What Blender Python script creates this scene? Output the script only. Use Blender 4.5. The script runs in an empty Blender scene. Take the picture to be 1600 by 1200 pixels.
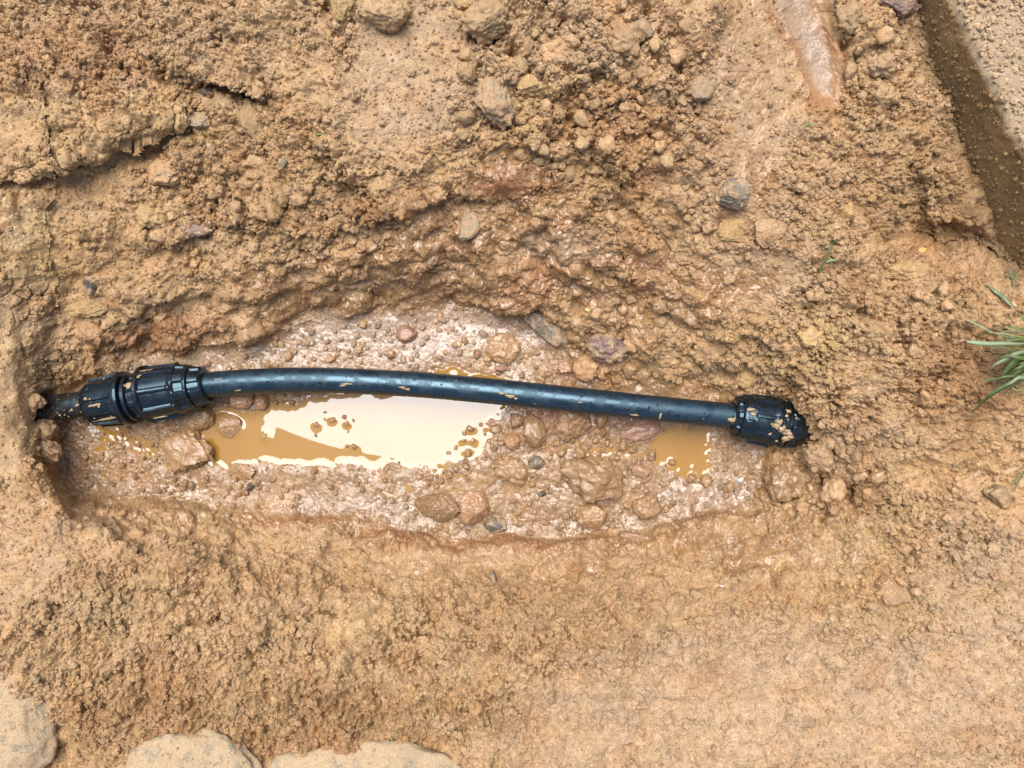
import bpy, bmesh, math, random
import numpy as np
from mathutils import Vector, Matrix, noise as mn

# ------------------------------------------------------------------ camera, sky, sun, exposure
sc = bpy.context.scene
col = sc.collection
HC = 1.0                      # camera height above the puddle (m)
FPX = 1164.0                  # focal length in photograph pixels (1600 wide)
cam_d = bpy.data.cameras.new('camera')
cam = bpy.data.objects.new('camera', cam_d)
col.objects.link(cam)
cam.location = (0, 0, HC)
cam.rotation_euler = (0, 0, 0)
cam_d.sensor_width = 36.0
cam_d.lens = 36.0 * FPX / 1600.0
cam_d.clip_start = 0.02
cam_d.clip_end = 500
sc.camera = cam

SUN_V = Vector((-0.12, 0.325, 1.0)).normalized()      # towards the veiled sun
SUN_EL = math.asin(SUN_V.z)
SUN_AZ = math.atan2(SUN_V.x, SUN_V.y)
world = bpy.data.worlds.new('World')
sc.world = world
world.use_nodes = True
wn = world.node_tree
wn.nodes.clear()
sky = wn.nodes.new('ShaderNodeTexSky')
sky.sky_type = 'NISHITA'
sky.sun_disc = False
sky.sun_elevation = SUN_EL
sky.sun_rotation = SUN_AZ
sky.dust_density = 4.0
bgn = wn.nodes.new('ShaderNodeBackground')
bgn.inputs['Strength'].default_value = 0.06
wo = wn.nodes.new('ShaderNodeOutputWorld')
wn.links.new(sky.outputs[0], bgn.inputs['Color'])
wn.links.new(bgn.outputs[0], wo.inputs['Surface'])

sun_d = bpy.data.lights.new('sun', 'SUN')
sun_d.energy = 1.5
sun_d.angle = math.radians(47)
sun_d.color = (0.94, 0.965, 1.0)
sun = bpy.data.objects.new('sun', sun_d)
col.objects.link(sun)
sun.rotation_euler = (-SUN_V).to_track_quat('-Z', 'Y').to_euler()
sun.location = SUN_V * 5

sc.view_settings.view_transform = 'Standard'
sc.view_settings.look = 'None'
sc.view_settings.gamma = 1.0
sc.view_settings.use_curve_mapping = False
sc.view_settings.exposure = 1.5
sc.cycles.diffuse_bounces = 2

rng = np.random.default_rng(7)
random.seed(7)


# ------------------------------------------------------------------ helpers
def W(u, v, z=0.0):
    """photograph pixel + height -> point in the place"""
    k = (HC - z) / FPX
    return Vector(((u - 800) * k, (600 - v) * k, z))


def tag(o, label=None, cat=None, group=None, kind=None):
    if label: o['label'] = label
    if cat: o['category'] = cat
    if group: o['group'] = group
    if kind: o['kind'] = kind
    return o


def link(name, me, mat=None, parent=None):
    o = bpy.data.objects.new(name, me)
    col.objects.link(o)
    if mat is not None and me is not None and len(me.materials) == 0:
        me.materials.append(mat)
    if parent is not None:
        o.parent = parent
    return o


def empty(name, loc):
    o = bpy.data.objects.new(name, None)
    col.objects.link(o)
    o.location = loc
    o.empty_display_size = 0.02
    return o


def np_mesh(name, co, faces, smooth=True):
    """co (N,3), faces (M,4) or (M,3)"""
    me = bpy.data.meshes.new(name)
    n, k = len(faces), faces.shape[1]
    me.vertices.add(len(co))
    me.vertices.foreach_set('co', np.ascontiguousarray(co, dtype=np.float32).ravel())
    me.loops.add(n * k)
    me.loops.foreach_set('vertex_index', np.ascontiguousarray(faces, dtype=np.int32).ravel())
    me.polygons.add(n)
    me.polygons.foreach_set('loop_start', np.arange(0, n * k, k, dtype=np.int32))
    if smooth:
        me.polygons.foreach_set('use_smooth', np.ones(n, dtype=bool))
    me.update(calc_edges=True)
    return me


def grid_faces(nv, nu):
    idx = np.arange(nv * nu).reshape(nv, nu)
    return np.stack([idx[:-1, :-1], idx[1:, :-1], idx[1:, 1:], idx[:-1, 1:]], -1).reshape(-1, 4)


def vnoise(x, y, seed):
    R = np.random.default_rng(seed).random((256, 256)).astype(np.float32)
    ix = np.floor(x).astype(np.int32); iy = np.floor(y).astype(np.int32)
    fx = (x - ix).astype(np.float32); fy = (y - iy).astype(np.float32)
    fx = fx * fx * fx * (fx * (fx * 6 - 15) + 10); fy = fy * fy * fy * (fy * (fy * 6 - 15) + 10)
    x0 = ix & 255; x1 = (ix + 1) & 255; y0 = iy & 255; y1 = (iy + 1) & 255
    a = R[x0, y0] * (1 - fx) + R[x1, y0] * fx
    b = R[x0, y1] * (1 - fx) + R[x1, y1] * fx
    return (a * (1 - fy) + b * fy) * 2 - 1


def fbm(x, y, seed, octaves=4, gain=0.5):
    s = 0; a = 1.0; t = 0
    for i in range(octaves):
        c, sn = math.cos(i * 1.1), math.sin(i * 1.1)
        s = s + a * vnoise((x * c - y * sn) * 2.03 ** i + 17.3 * i, (x * sn + y * c) * 2.03 ** i + 5.1 * i, seed + i)
        t += a; a *= gain
    return s / t


def worley(x, y, cell, seed, presence=1.0, rmin=0.45, rmax=0.8, extra=False):
    """rounded lumps: height of the tallest dome covering the point (in cells), nearest-cell random number"""
    r = np.random.default_rng(seed)
    JX = r.random((256, 256)).astype(np.float32); JY = r.random((256, 256)).astype(np.float32)
    RR = r.random((256, 256)).astype(np.float32); PR = r.random((256, 256)).astype(np.float32)
    x = (x / cell).astype(np.float32); y = (y / cell).astype(np.float32)
    ix = np.floor(x).astype(np.int32); iy = np.floor(y).astype(np.int32)
    dome = np.zeros_like(x); f1 = np.full_like(x, 9.0); f2 = np.full_like(x, 9.0); rid = np.zeros_like(x)
    for dx in (-1, 0, 1):
        for dy in (-1, 0, 1):
            cx = (ix + dx) & 255; cy = (iy + dy) & 255
            d2 = (ix + dx + JX[cx, cy] - x) ** 2 + (iy + dy + JY[cx, cy] - y) ** 2
            rad = rmin + (rmax - rmin) * RR[cx, cy]
            h = np.sqrt(np.maximum(rad * rad - d2, 0))
            if presence < 1.0:
                h *= PR[cx, cy] < presence
            up = h > dome
            rid = np.where(up, RR[cx, cy] * 7.13 % 1.0, rid)
            dome = np.maximum(dome, h)
            if extra:
                d = np.sqrt(d2)
                f2 = np.minimum(f2, np.maximum(f1, d)); f1 = np.minimum(f1, d)
    if extra:
        return dome, rid, f2 - f1
    return dome, rid


def sstep(a, b, x):
    t = np.clip((x - a) / (b - a), 0, 1)
    return t * t * (3 - 2 * t)


# ------------------------------------------------------------------ the shape of the pit, measured on a 4 px raster
G0U, G0V, GS = -104.0, -104.0, 4.0
gu = np.arange(G0U, 1708, GS); gv = np.arange(G0V, 1308, GS)
GU, GV = np.meshgrid(gu, gv)


def sample(F, u, v):
    x = np.clip((u - G0U) / GS, 0, F.shape[1] - 1.001); y = np.clip((v - G0V) / GS, 0, F.shape[0] - 1.001)
    ix = x.astype(np.int32); iy = y.astype(np.int32); fx = x - ix; fy = y - iy
    return ((F[iy, ix] * (1 - fx) + F[iy, ix + 1] * fx) * (1 - fy) + (F[iy + 1, ix] * (1 - fx) + F[iy + 1, ix + 1] * fx) * fy)


WU = GU + 22 * fbm(GU / 90, GV / 90, 901, 3) + 7 * fbm(GU / 22, GV / 22, 905, 2)
WV = GV + 22 * fbm(GU / 90, GV / 90, 911, 3) + 7 * fbm(GU / 22, GV / 22, 915, 2)


def polyd(pts, warp=0.35):
    """signed distance (px) to a closed outline, negative inside, edge roughened"""
    U = GU + (WU - GU) * warp; V = GV + (WV - GV) * warp
    P = np.array(pts, float); n = len(P)
    d = np.full(U.shape, 1e9); inside = np.zeros(U.shape, bool)
    for i in range(n):
        a, b = P[i], P[(i + 1) % n]
        e = b - a
        t = np.clip(((U - a[0]) * e[0] + (V - a[1]) * e[1]) / (e @ e), 0, 1)
        d = np.minimum(d, np.hypot(U - a[0] - t * e[0], V - a[1] - t * e[1]))
        c = ((a[1] > V) != (b[1] > V)) & (U < (b[0] - a[0]) * (V - a[1]) / (b[1] - a[1] + 1e-9) + a[0])
        inside ^= c
    return np.where(inside, -d, d)


def lined(pts, warp=0.35):
    U = GU + (WU - GU) * warp; V = GV + (WV - GV) * warp
    P = np.array(pts, float); d = np.full(U.shape, 1e9)
    for a, b in zip(P[:-1], P[1:]):
        e = b - a
        t = np.clip(((U - a[0]) * e[0] + (V - a[1]) * e[1]) / (e @ e), 0, 1)
        d = np.minimum(d, np.hypot(U - a[0] - t * e[0], V - a[1] - t * e[1]))
    return d


def blobs(lst, warp=1.0):
    U = GU + (WU - GU) * warp; V = GV + (WV - GV) * warp
    F = np.zeros(U.shape)
    for b in lst:
        u, v, ru, rv = b[:4]; val = b[4] if len(b) > 4 else 1.0; rot = math.radians(b[5]) if len(b) > 5 else 0
        x = (U - u) * math.cos(rot) + (V - v) * math.sin(rot); y = -(U - u) * math.sin(rot) + (V - v) * math.cos(rot)
        q = np.sqrt((x / ru) ** 2 + (y / rv) ** 2)
        F = np.maximum(F, val * (1 - sstep(0.55, 1.25, q)))
    return F


ctrl = """
-100,-100,190 300,-100,195 700,-100,205 1100,-100,195 1300,-100,180 1440,-100,178 1700,-100,180
0,0,190 200,0,195 400,0,195 600,0,208 800,0,202 1000,0,196 1200,0,186 1290,0,172 1400,0,176 1500,0,170 1700,0,170
-100,100,190 0,100,188 150,100,186 260,95,180 330,110,172 420,110,175 600,100,200 700,100,202 800,100,190 1000,100,182 1150,100,180 1270,100,163 1350,100,174 1430,100,160 1490,120,134 1600,100,124
0,200,172 100,200,170 220,200,158 300,180,146 400,190,148 550,200,182 680,200,185 800,200,168 950,200,158 1100,200,158 1250,200,160 1350,200,164 1450,200,152 1525,200,128 1560,200,114 1700,200,110
-100,300,150 0,300,150 150,300,128 300,300,122 450,300,126 600,300,146 700,300,140 800,300,130 900,300,128 1050,300,128 1200,300,145 1300,300,150 1420,290,142 1500,300,138 1570,300,112 1620,300,104
0,400,152 60,400,125 150,400,98 300,400,88 450,400,78 600,400,74 750,400,76 900,400,88 1050,400,95 1200,400,120 1300,400,134 1450,370,112 1530,390,108 1600,390,120 1450,440,134 1600,450,150 1700,420,150
-100,470,155 0,470,150 38,470,130 95,470,72 250,470,56 400,470,36 550,455,30 700,450,26 850,455,34 1000,470,56 1100,470,74 1250,470,110 1400,470,134 1550,480,150
0,540,150 30,540,128 75,540,52 150,540,24 300,530,8 450,505,6 600,485,5 750,485,6 880,530,14 1000,540,34 1130,540,48 1250,540,92 1350,540,118 1500,540,136 1600,540,150
300,570,3 450,560,2 600,550,1 750,550,1 870,580,4 960,590,12 1080,600,16
-100,620,155 0,620,150 25,620,135 62,620,60 100,610,16 150,590,8 1150,600,26 1185,604,32 1225,596,58 1266,632,94 1300,660,100 1350,620,118 1500,620,134 1600,620,146 1700,620,150
45,645,78 70,660,30 1160,690,4 1235,715,28 1275,712,46 1310,700,80
0,700,150 30,700,138 70,700,60 100,690,10 200,690,0 400,690,-6 600,680,-7 720,660,-6 850,690,0 950,700,2 1060,710,-5 1180,710,5 1280,740,40 1350,720,86 1500,700,124 1600,700,134
0,790,152 60,790,142 100,785,80 125,770,16 250,770,7 400,770,4 550,770,3 700,760,3 850,790,4 1000,790,7 1100,790,8 1190,790,16 1260,790,42 1400,790,100 1600,780,132 1700,780,135
-100,860,155 0,860,155 100,850,140 200,850,104 300,850,72 400,850,44 500,850,30 620,860,24 760,870,26 900,865,28 1000,860,36 1200,860,68 1400,860,108 1600,860,130
0,930,156 200,930,134 400,930,98 600,930,76 800,930,66 1000,930,82 1200,930,100 1400,930,120 1600,930,132
-100,1010,156 0,1010,155 200,1010,142 400,1010,118 600,1010,106 800,1010,106 1000,1010,116 1200,1010,122 1400,1010,128 1700,1010,134
0,1100,140 150,1100,132 400,1100,122 600,1100,120 900,1100,126 1200,1100,131 1600,1100,136
-100,1300,140 100,1200,128 300,1200,120 600,1200,120 900,1200,130 1200,1200,134 1600,1200,138 400,1300,130 900,1300,135 1300,1300,138 1700,1300,138
"""
C = np.array([[float(t) for t in p.split(',')] for p in ctrl.split()])
lf = (C[:, 0] < 62) & (C[:, 1] > 430) & (C[:, 1] < 800) & (C[:, 0] > -50)
C[lf, 2] = 45 + (C[lf, 2] - 45) * 0.72
C[:, 2] = np.where(C[:, 2] > 70, 70 + (C[:, 2] - 70) * 0.72, C[:, 2])


def tps(C, U, V):
    P = C[:, :2] / 1000.0; n = len(P)
    r = np.hypot(P[:, None, 0] - P[None, :, 0], P[:, None, 1] - P[None, :, 1])
    K = np.where(r > 0, r * r * np.log(r + 1e-12), 0) + np.eye(n) * 2e-4
    A = np.zeros((n + 3, n + 3)); A[:n, :n] = K; A[:n, n] = 1; A[:n, n + 1:] = P; A[n, :n] = 1; A[n + 1:, :n] = P.T
    s = np.linalg.solve(A, np.concatenate([C[:, 2], np.zeros(3)]))
    F = s[n] + s[n + 1] * U / 1000 + s[n + 2] * V / 1000
    for i in range(n):
        r2 = (U / 1000 - P[i, 0]) ** 2 + (V / 1000 - P[i, 1]) ** 2
        F = F + s[i] * 0.5 * r2 * np.log(r2 + 1e-12)
    return F


Z0 = tps(C, GU + (WU - GU) * 0.5, GV + (WV - GV) * 0.5)          # mm

# floor of the pit and its puddles
floor_d = polyd([(100, 660), (110, 600), (180, 568), (260, 548), (400, 522), (560, 492), (700, 474), (840, 488), (875, 540), (930, 590),
                 (1060, 612), (1140, 640), (1180, 690), (1200, 740), (1192, 800), (1100, 812), (1000, 838), (850, 850), (700, 848),
                 (560, 822), (400, 800), (220, 792), (120, 782), (96, 720)], 0.6)
flat = 1 - sstep(-14, 10, floor_d)
main_d = polyd([(262, 650), (300, 632), (345, 636), (395, 632), (480, 612), (600, 600), (640, 575), (720, 566), (775, 585), (822, 600), (800, 640), (775, 668),
                (768, 700), (735, 722), (700, 738), (640, 742), (560, 742), (480, 745), (430, 735), (370, 730), (330, 722), (300, 690)], 0.8)
right_d = polyd([(1000, 690), (1028, 668), (1070, 650), (1116, 668), (1122, 700), (1104, 742), (1062, 756), (1036, 736), (1010, 728)], 1.1)
mid_d = polyd([(862, 668), (890, 700), (940, 690), (1000, 690), (1030, 700), (1010, 728), (950, 722), (900, 724), (872, 700)], 0.6)
finger_d = np.minimum(polyd([(780, 752), (800, 756), (838, 800), (822, 806), (800, 792)], 0.6), polyd([(795, 800), (850, 806), (910, 800), (860, 818), (812, 816)], 0.6))
left_d = polyd([(150, 668), (200, 662), (245, 676), (300, 735), (260, 740), (200, 715), (160, 700)], 0.6)
Zf = 2.0 + 2.2 * fbm(GU / 60, GV / 60, 31, 3) + 0.012 * np.maximum(-floor_d - 40, 0) * -1
Zf = Zf + 7.0 * (1 - sstep(-46, 0, floor_d))*0 + 6.0 * sstep(-40, 4, floor_d)
rgt = blobs([(1000, 770, 170, 50), (840, 700, 70, 110)])
Zf = Zf + 1.6 * rgt + 0.2 * blobs([(620, 530, 250, 42, 1, -4)]) - 1.2 * blobs([(250, 760, 120, 20, .6)])
for d_, dep in ((main_d, 9), (right_d, 8), (mid_d, 4.5), (finger_d, 6), (left_d, 3.0)):
    Zf = Zf * sstep(-26, 14, d_) + np.minimum(-dep * sstep(12, -70, d_) - 0.5, Zf) * (1 - sstep(-26, 14, d_))
Z0 = Z0 * (1 - flat) + Zf * flat
Z0 = np.where(floor_d > 0, np.maximum(Z0, 3.0), Z0)

# overhanging lips and steps (distances at raster scale, applied at full resolution)
def stepd(edge, close, warp=0.5):
    """signed distance to an open edge (bank on the inner side of edge + close) and its strength, fading at both ends"""
    ins = polyd(edge + close, warp) < 0
    U = GU + (WU - GU) * warp; V = GV + (WV - GV) * warp
    P = np.array(edge, float); L = np.concatenate([[0], np.cumsum(np.hypot(*np.diff(P, axis=0).T))])
    d = np.full(U.shape, 1e9); q = np.zeros(U.shape)
    for i in range(len(P) - 1):
        e = P[i + 1] - P[i]
        t = np.clip(((U - P[i, 0]) * e[0] + (V - P[i, 1]) * e[1]) / (e @ e), 0, 1)
        dd = np.hypot(U - P[i, 0] - t * e[0], V - P[i, 1] - t * e[1])
        q = np.where(dd < d, L[i] + t * (L[i + 1] - L[i]), q); d = np.minimum(d, dd)
    fade = min(90.0, L[-1] * 0.3)
    w = sstep(0, fade, q) * sstep(0, fade, L[-1] - q)
    return np.where(ins, -d, d), w


lip1 = stepd([(-30, 288), (60, 284), (130, 268), (200, 234), (275, 200), (296, 168), (304, 135)], [(250, -300), (-300, -300)], 0.6)
lip2 = stepd([(304, 128), (330, 124), (378, 142), (418, 152), (428, 130)], [(440, -300), (300, -300)], 0.6)
ledge = stepd([(-300, 420), (0, 440), (30, 470), (34, 560), (44, 640), (78, 690), (92, 760), (140, 805), (200, 838)], [(400, 1400), (-300, 1400)], 0.45)
step_b = stepd([(92, 690), (100, 790), (150, 822), (232, 872), (330, 884), (420, 905), (520, 890)], [(600, 1500), (-300, 1500), (-300, 690)], 0.6)
step_f = stepd([(380, 806), (480, 812), (560, 838), (690, 858), (800, 850), (930, 838), (1010, 842), (1100, 818), (1200, 806)], [(1500, 1600), (200, 1600)], 0.5)
fold_a = stepd([(90, 590), (150, 556), (260, 530), (400, 500), (480, 486), (560, 470), (640, 458), (760, 462), (830, 478), (890, 530), (960, 575)], [(1000, -300), (60, -300)], 0.9)
fold_b = stepd([(420, 360), (520, 372), (600, 345), (680, 330), (745, 308), (800, 318), (860, 345), (930, 400)], [(1000, -300), (300, -300)], 0.9)
fold_c = stepd([(150, 500), (230, 478), (320, 452), (420, 462), (500, 448), (570, 432), (620, 440)], [(640, -300), (100, -300)], 0.9)
fold_d = stepd([(860, 450), (920, 420), (990, 440), (1040, 480), (1110, 520), (1200, 530), (1290, 560)], [(1400, 300), (1200, -300), (850, -300)], 0.9)
fold_e = stepd([(180, 395), (260, 380), (330, 350), (420, 330), (480, 285), (560, 270)], [(600, -300), (150, -300)], 0.9)
step_c = lined([(270, 985), (380, 975), (480, 968), (560, 955)], 0.8)
step_d = lined([(160, 935), (260, 930), (310, 940), (380, 925)], 0.8)
under = stepd([(1385, 285), (1412, 352), (1470, 376), (1540, 396), (1600, 404), (1760, 380)], [(1760, -300), (1385, -300)], 1.0)
clump = polyd([(745, 262), (790, 240), (835, 250), (850, 290), (810, 312), (770, 306)], 0.7)
smear = polyd([(1206, -60), (1280, -60), (1300, 30), (1318, 110), (1308, 168), (1270, 160), (1238, 90)], 0.3)

M_smooth = blobs([(650, 110, 90, 120, 1), (600, 200, 70, 60, .7), (1180, 130, 75, 190, 1.0), (1190, 430, 80, 45, .9), (1240, 1090, 330, 120, .5), (1500, 1060, 130, 160, .35),
                  (10, 600, 40, 180, .95), (60, 840, 120, 90, .75), (560, 980, 70, 22, .8, -10), (700, 890, 90, 25, .7), (60, 400, 75, 70, .8), (900, 1130, 120, 60, .6),
                  (150, 480, 50, 20, .6), (1260, 860, 130, 25, .8), (800, 285, 55, 34, .9), (1300, 860, 40, 40, .5), (1560, 30, 80, 200, .5), (40, 200, 90, 60, .35)])
M_smooth = np.maximum(M_smooth, 1 - sstep(-6, 8, smear))
M_wet = blobs([(800, 400, 240, 90, .8), (600, 440, 160, 60, .8), (595, 430, 60, 40, 1.0), (870, 370, 70, 40, 1.0), (850, 430, 50, 26, 1.0), (1150, 430, 90, 30, .9), (1170, 170, 95, 210, .5), (1020, 470, 180, 90, .65), (1160, 840, 200, 55, .45), (950, 200, 120, 90, .35),
               (820, 290, 90, 50, .85), (470, 470, 180, 60, .6), (900, 600, 120, 60, .7), (850, 880, 250, 50, .25), (250, 520, 120, 40, .55)])
M_wet = np.maximum(M_wet, 1 - sstep(-5, 45, floor_d))
M_wet = np.maximum(M_wet, 0.5 * (1 - sstep(-6, 8, smear)))
M_dry = blobs([(640, 110, 140, 130, 1), (1250, 1110, 470, 150, 1), (1560, 1000, 160, 220, .9), (950, 1150, 200, 80, .8), (1160, 200, 110, 200, .7), (20, 650, 60, 260, .6), (100, 880, 140, 90, .6),
               (800, 60, 320, 90, .55), (1210, 420, 110, 60, .6), (1350, 640, 60, 60, .55), (220, 80, 250, 90, .3), (560, 400, 120, 60, .2)])
M_red = blobs([(740, 852, 190, 14, 1.0, -2), (480, 812, 110, 9, .9, 4), (640, 838, 90, 10, 1., 10), (240, 520, 120, 22, .8, -14), (120, 90, 160, 70, .35), (1300, 90, 16, 70, .9, -18), (1232, 60, 10, 80, .8, -22), (1285, 160, 26, 40, .7), (800, 290, 60, 34, .65),
               (640, 330, 100, 30, .6), (880, 640, 100, 80, .45), (840, 430, 60, 40, .5), (990, 420, 40, 60, .35), (960, 200, 60, 70, .35), (440, 1170, 120, 30, .45), (260, 1120, 60, 80, .35), (1500, 600, 60, 90, .3), (1290, 745, 40, 25, .5)])
M_oliv = blobs([(60, 390, 80, 80, .8), (1276, 535, 28, 45, 1.0), (150, 480, 45, 18, .7), (180, 200, 140, 60, .35), (560, 980, 90, 26, .5), (30, 620, 40, 220, .3), (200, 930, 90, 60, .35), (1330, 860, 60, 40, .4), (1380, 960, 80, 40, .3)])
M_clod = blobs([(860, 130, 220, 180, 1.0), (560, 30, 120, 70, .8), (1010, 270, 130, 130, .8), (1360, 110, 70, 90, .7), (420, 250, 200, 120, .55), (1290, 720, 110, 70, .8), (1250, 370, 110, 90, .55), (720, 1030, 320, 80, .4), (300, 950, 260, 70, .45), (1150, 960, 200, 60, .35), (120, 90, 200, 90, .4), (1010, 560, 120, 60, .6), (1430, 900, 120, 60, .35)], 0.7)
M_crumb = blobs([(1330, 560, 200, 160, 1.0), (450, 1070, 480, 120, 1.0), (120, 980, 160, 70, .6), (1400, 850, 160, 90, .8), (1150, 1010, 200, 60, .5), (1300, 980, 200, 60, .6), (820, 1000, 260, 90, .8), (420, 300, 220, 110, .7), (150, 60, 300, 120, .6), (1400, 240, 120, 150, .8), (900, 150, 260, 160, .6), (1250, 330, 120, 100, .5), (300, 900, 220, 50, .6)])
M_moist = blobs([(450, 1110, 400, 55, .9), (130, 1130, 60, 80, .9), (1440, 320, 110, 110, .8), (1500, 620, 70, 120, .8), (760, 905, 360, 45, .6), (200, 440, 150, 90, .5), (1320, 770, 80, 45, .8), (560, 330, 260, 50, .5), (300, 900, 220, 40, .5), (980, 330, 90, 100, .5), (60, 720, 40, 60, .6), (350, 250, 160, 60, .4), (880, 960, 160, 50, .5)])  # where the soil colour is blended to a darker brown
M_film = blobs([(620, 525, 250, 42, 1, -3), (330, 562, 120, 18, 1, -8), (1100, 775, 100, 30, .7), (620, 785, 120, 18, .7)], 0.5)
M_grey = blobs([(1000, 690, 70, 24, .0), (350, 555, 200, 20, .5, -8), (620, 525, 230, 40, .8), (1100, 775, 90, 26, .5), (1252, 40, 26, 100, 1.0, -22), (1280, 120, 12, 50, .9, -22), (600, 790, 160, 20, .35), (880, 370, 80, 30, .35), (1480, 70, 20, 90, .3)])

# ------------------------------------------------------------------ materials
MATS = {}


def nodes_of(name):
    m = bpy.data.materials.new(name)
    m.use_nodes = True
    nt = m.node_tree
    p = nt.nodes['Principled BSDF']
    MATS[name] = m
    return m, nt, p


def N(nt, t, **kw):
    n = nt.nodes.new(t)
    for k, v in kw.items():
        if k.startswith('i_'):
            n.inputs[k[2:].replace('_', ' ')].default_value = v
        else:
            setattr(n, k, v)
    return n


def mixc(nt, fac, a, b, bt='MIX'):
    n = nt.nodes.new('ShaderNodeMix'); n.data_type = 'RGBA'; n.blend_type = bt
    for sock, val in ((n.inputs[0], fac), (n.inputs[6], a), (n.inputs[7], b)):
        if hasattr(val, 'is_output') or hasattr(val, 'links'):
            nt.links.new(val, sock)
        elif isinstance(val, (int, float)):
            sock.default_value = val
        else:
            sock.default_value = (*val, 1.0) if len(val) == 3 else val
    return n.outputs[2]


def ramp(nt, src, a, b, va=0.0, vb=1.0):
    n = nt.nodes.new('ShaderNodeMapRange')
    n.inputs['From Min'].default_value = a; n.inputs['From Max'].default_value = b
    n.inputs['To Min'].default_value = va; n.inputs['To Max'].default_value = vb
    nt.links.new(src, n.inputs['Value'])
    return n.outputs['Result']


def math_n(nt, op, a, b=None):
    n = nt.nodes.new('ShaderNodeMath'); n.operation = op
    for s, val in ((n.inputs[0], a), (n.inputs[1], b)):
        if val is None: continue
        if hasattr(val, 'links'): nt.links.new(val, s)
        else: s.default_value = val
    return n.outputs[0]


def tex_noise(nt, vec, scale, detail=3, rough=0.55):
    n = N(nt, 'ShaderNodeTexNoise')
    n.inputs['Scale'].default_value = scale; n.inputs['Detail'].default_value = detail; n.inputs['Roughness'].default_value = rough
    nt.links.new(vec, n.inputs['Vector'])
    return n


def soil_material(name, base=None, wet=None, attr=False, instancer=False, dark=1.0):
    m, nt, p = nodes_of(name)
    geo = N(nt, 'ShaderNodeNewGeometry')
    pos = geo.outputs['Position']
    if attr:
        a = N(nt, 'ShaderNodeAttribute', attribute_name='soil'); basec = a.outputs['Color']
        w = N(nt, 'ShaderNodeAttribute', attribute_name='wet'); wetv = w.outputs['Fac']
    elif instancer:
        a = N(nt, 'ShaderNodeAttribute', attribute_name='tint'); a.attribute_type = 'INSTANCER'; basec = a.outputs['Color']
        w = N(nt, 'ShaderNodeAttribute', attribute_name='wet'); w.attribute_type = 'INSTANCER'; wetv = w.outputs['Fac']
    else:
        oi = N(nt, 'ShaderNodeObjectInfo')
        basec = mixc(nt, oi.outputs['Random'], tuple(c * 0.86 for c in base), tuple(min(c * 1.16, .8) for c in base))
        wv = N(nt, 'ShaderNodeValue'); wv.outputs[0].default_value = wet; wetv = wv.outputs[0]
    n1 = tex_noise(nt, pos, 620, 4, 0.65)
    n2 = tex_noise(nt, pos, 90, 4)
    n3 = tex_noise(nt, pos, 23, 3)
    f1 = ramp(nt, n1.outputs['Fac'], 0.3, 0.7, 0.62, 1.32)
    f2 = ramp(nt, n2.outputs['Fac'], 0.3, 0.7, 0.86, 1.14)
    c = mixc(nt, 1.0, basec, f1, 'MULTIPLY')
    c = mixc(nt, 1.0, c, f2, 'MULTIPLY')
    # ochre / red-brown drift
    c = mixc(nt, ramp(nt, n3.outputs['Fac'], 0.45, 0.75, 0.0, 0.45), c, mixc(nt, 1.0, c, (1.06, 0.86, 0.66), 'MULTIPLY'))
    n5 = tex_noise(nt, pos, 41, 3)
    c = mixc(nt, ramp(nt, n5.outputs['Fac'], 0.5, 0.8, 0.0, 0.5), c, mixc(nt, 1.0, c, (1.0, 1.05, 0.88), 'MULTIPLY'))
    # sand grains: pale, yellow and dark specks
    vo = N(nt, 'ShaderNodeTexVoronoi'); vo.inputs['Scale'].default_value = 330; nt.links.new(pos, vo.inputs['Vector'])
    sepc = N(nt, 'ShaderNodeSeparateColor'); nt.links.new(vo.outputs['Color'], sepc.inputs[0])
    near = ramp(nt, vo.outputs['Distance'], 0.25, 0.45, 1.0, 0.0)
    pale = math_n(nt, 'MULTIPLY', math_n(nt, 'GREATER_THAN', sepc.outputs[0], 0.955), near)
    darks = math_n(nt, 'MULTIPLY', math_n(nt, 'LESS_THAN', sepc.outputs[0], 0.04), near)
    c = mixc(nt, math_n(nt, 'MULTIPLY', pale, 0.75), c, (0.62, 0.47, 0.28))
    c = mixc(nt, math_n(nt, 'MULTIPLY', darks, 0.7), c, (0.07, 0.06, 0.05))
    nt.links.new(c, p.inputs['Base Color'])
    rough = math_n(nt, 'SUBTRACT', 0.92, math_n(nt, 'MULTIPLY', wetv, 0.55))
    nt.links.new(rough, p.inputs['Roughness'])
    nt.links.new(ramp(nt, wetv, 0.0, 1.0, 0.08, 0.4), p.inputs['Specular IOR Level'])
    film = math_n(nt, 'MULTIPLY', wetv, ramp(nt, n2.outputs['Fac'], 0.38, 0.58, 0.25, 1.0))
    nt.links.new(film, p.inputs['Coat Weight'])
    p.inputs['Coat IOR'].default_value = 1.52
    nt.links.new(ramp(nt, n1.outputs['Fac'], 0.3, 0.7, 0.04, 0.2), p.inputs['Coat Roughness'])
    b = N(nt, 'ShaderNodeBump'); b.inputs['Distance'].default_value = 0.0011
    nt.links.new(math_n(nt, 'SUBTRACT', 0.85, math_n(nt, 'MULTIPLY', wetv, 0.45)), b.inputs['Strength'])
    nt.links.new(n1.outputs['Fac'], b.inputs['Height'])
    nt.links.new(b.outputs[0], p.inputs['Normal'])
    b2 = N(nt, 'ShaderNodeBump'); b2.inputs['Distance'].default_value = 0.0009; b2.inputs['Strength'].default_value = 0.35
    nt.links.new(n1.outputs['Fac'], b2.inputs['Height'])
    nt.links.new(b2.outputs[0], p.inputs['Coat Normal'])
    return m


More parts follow.
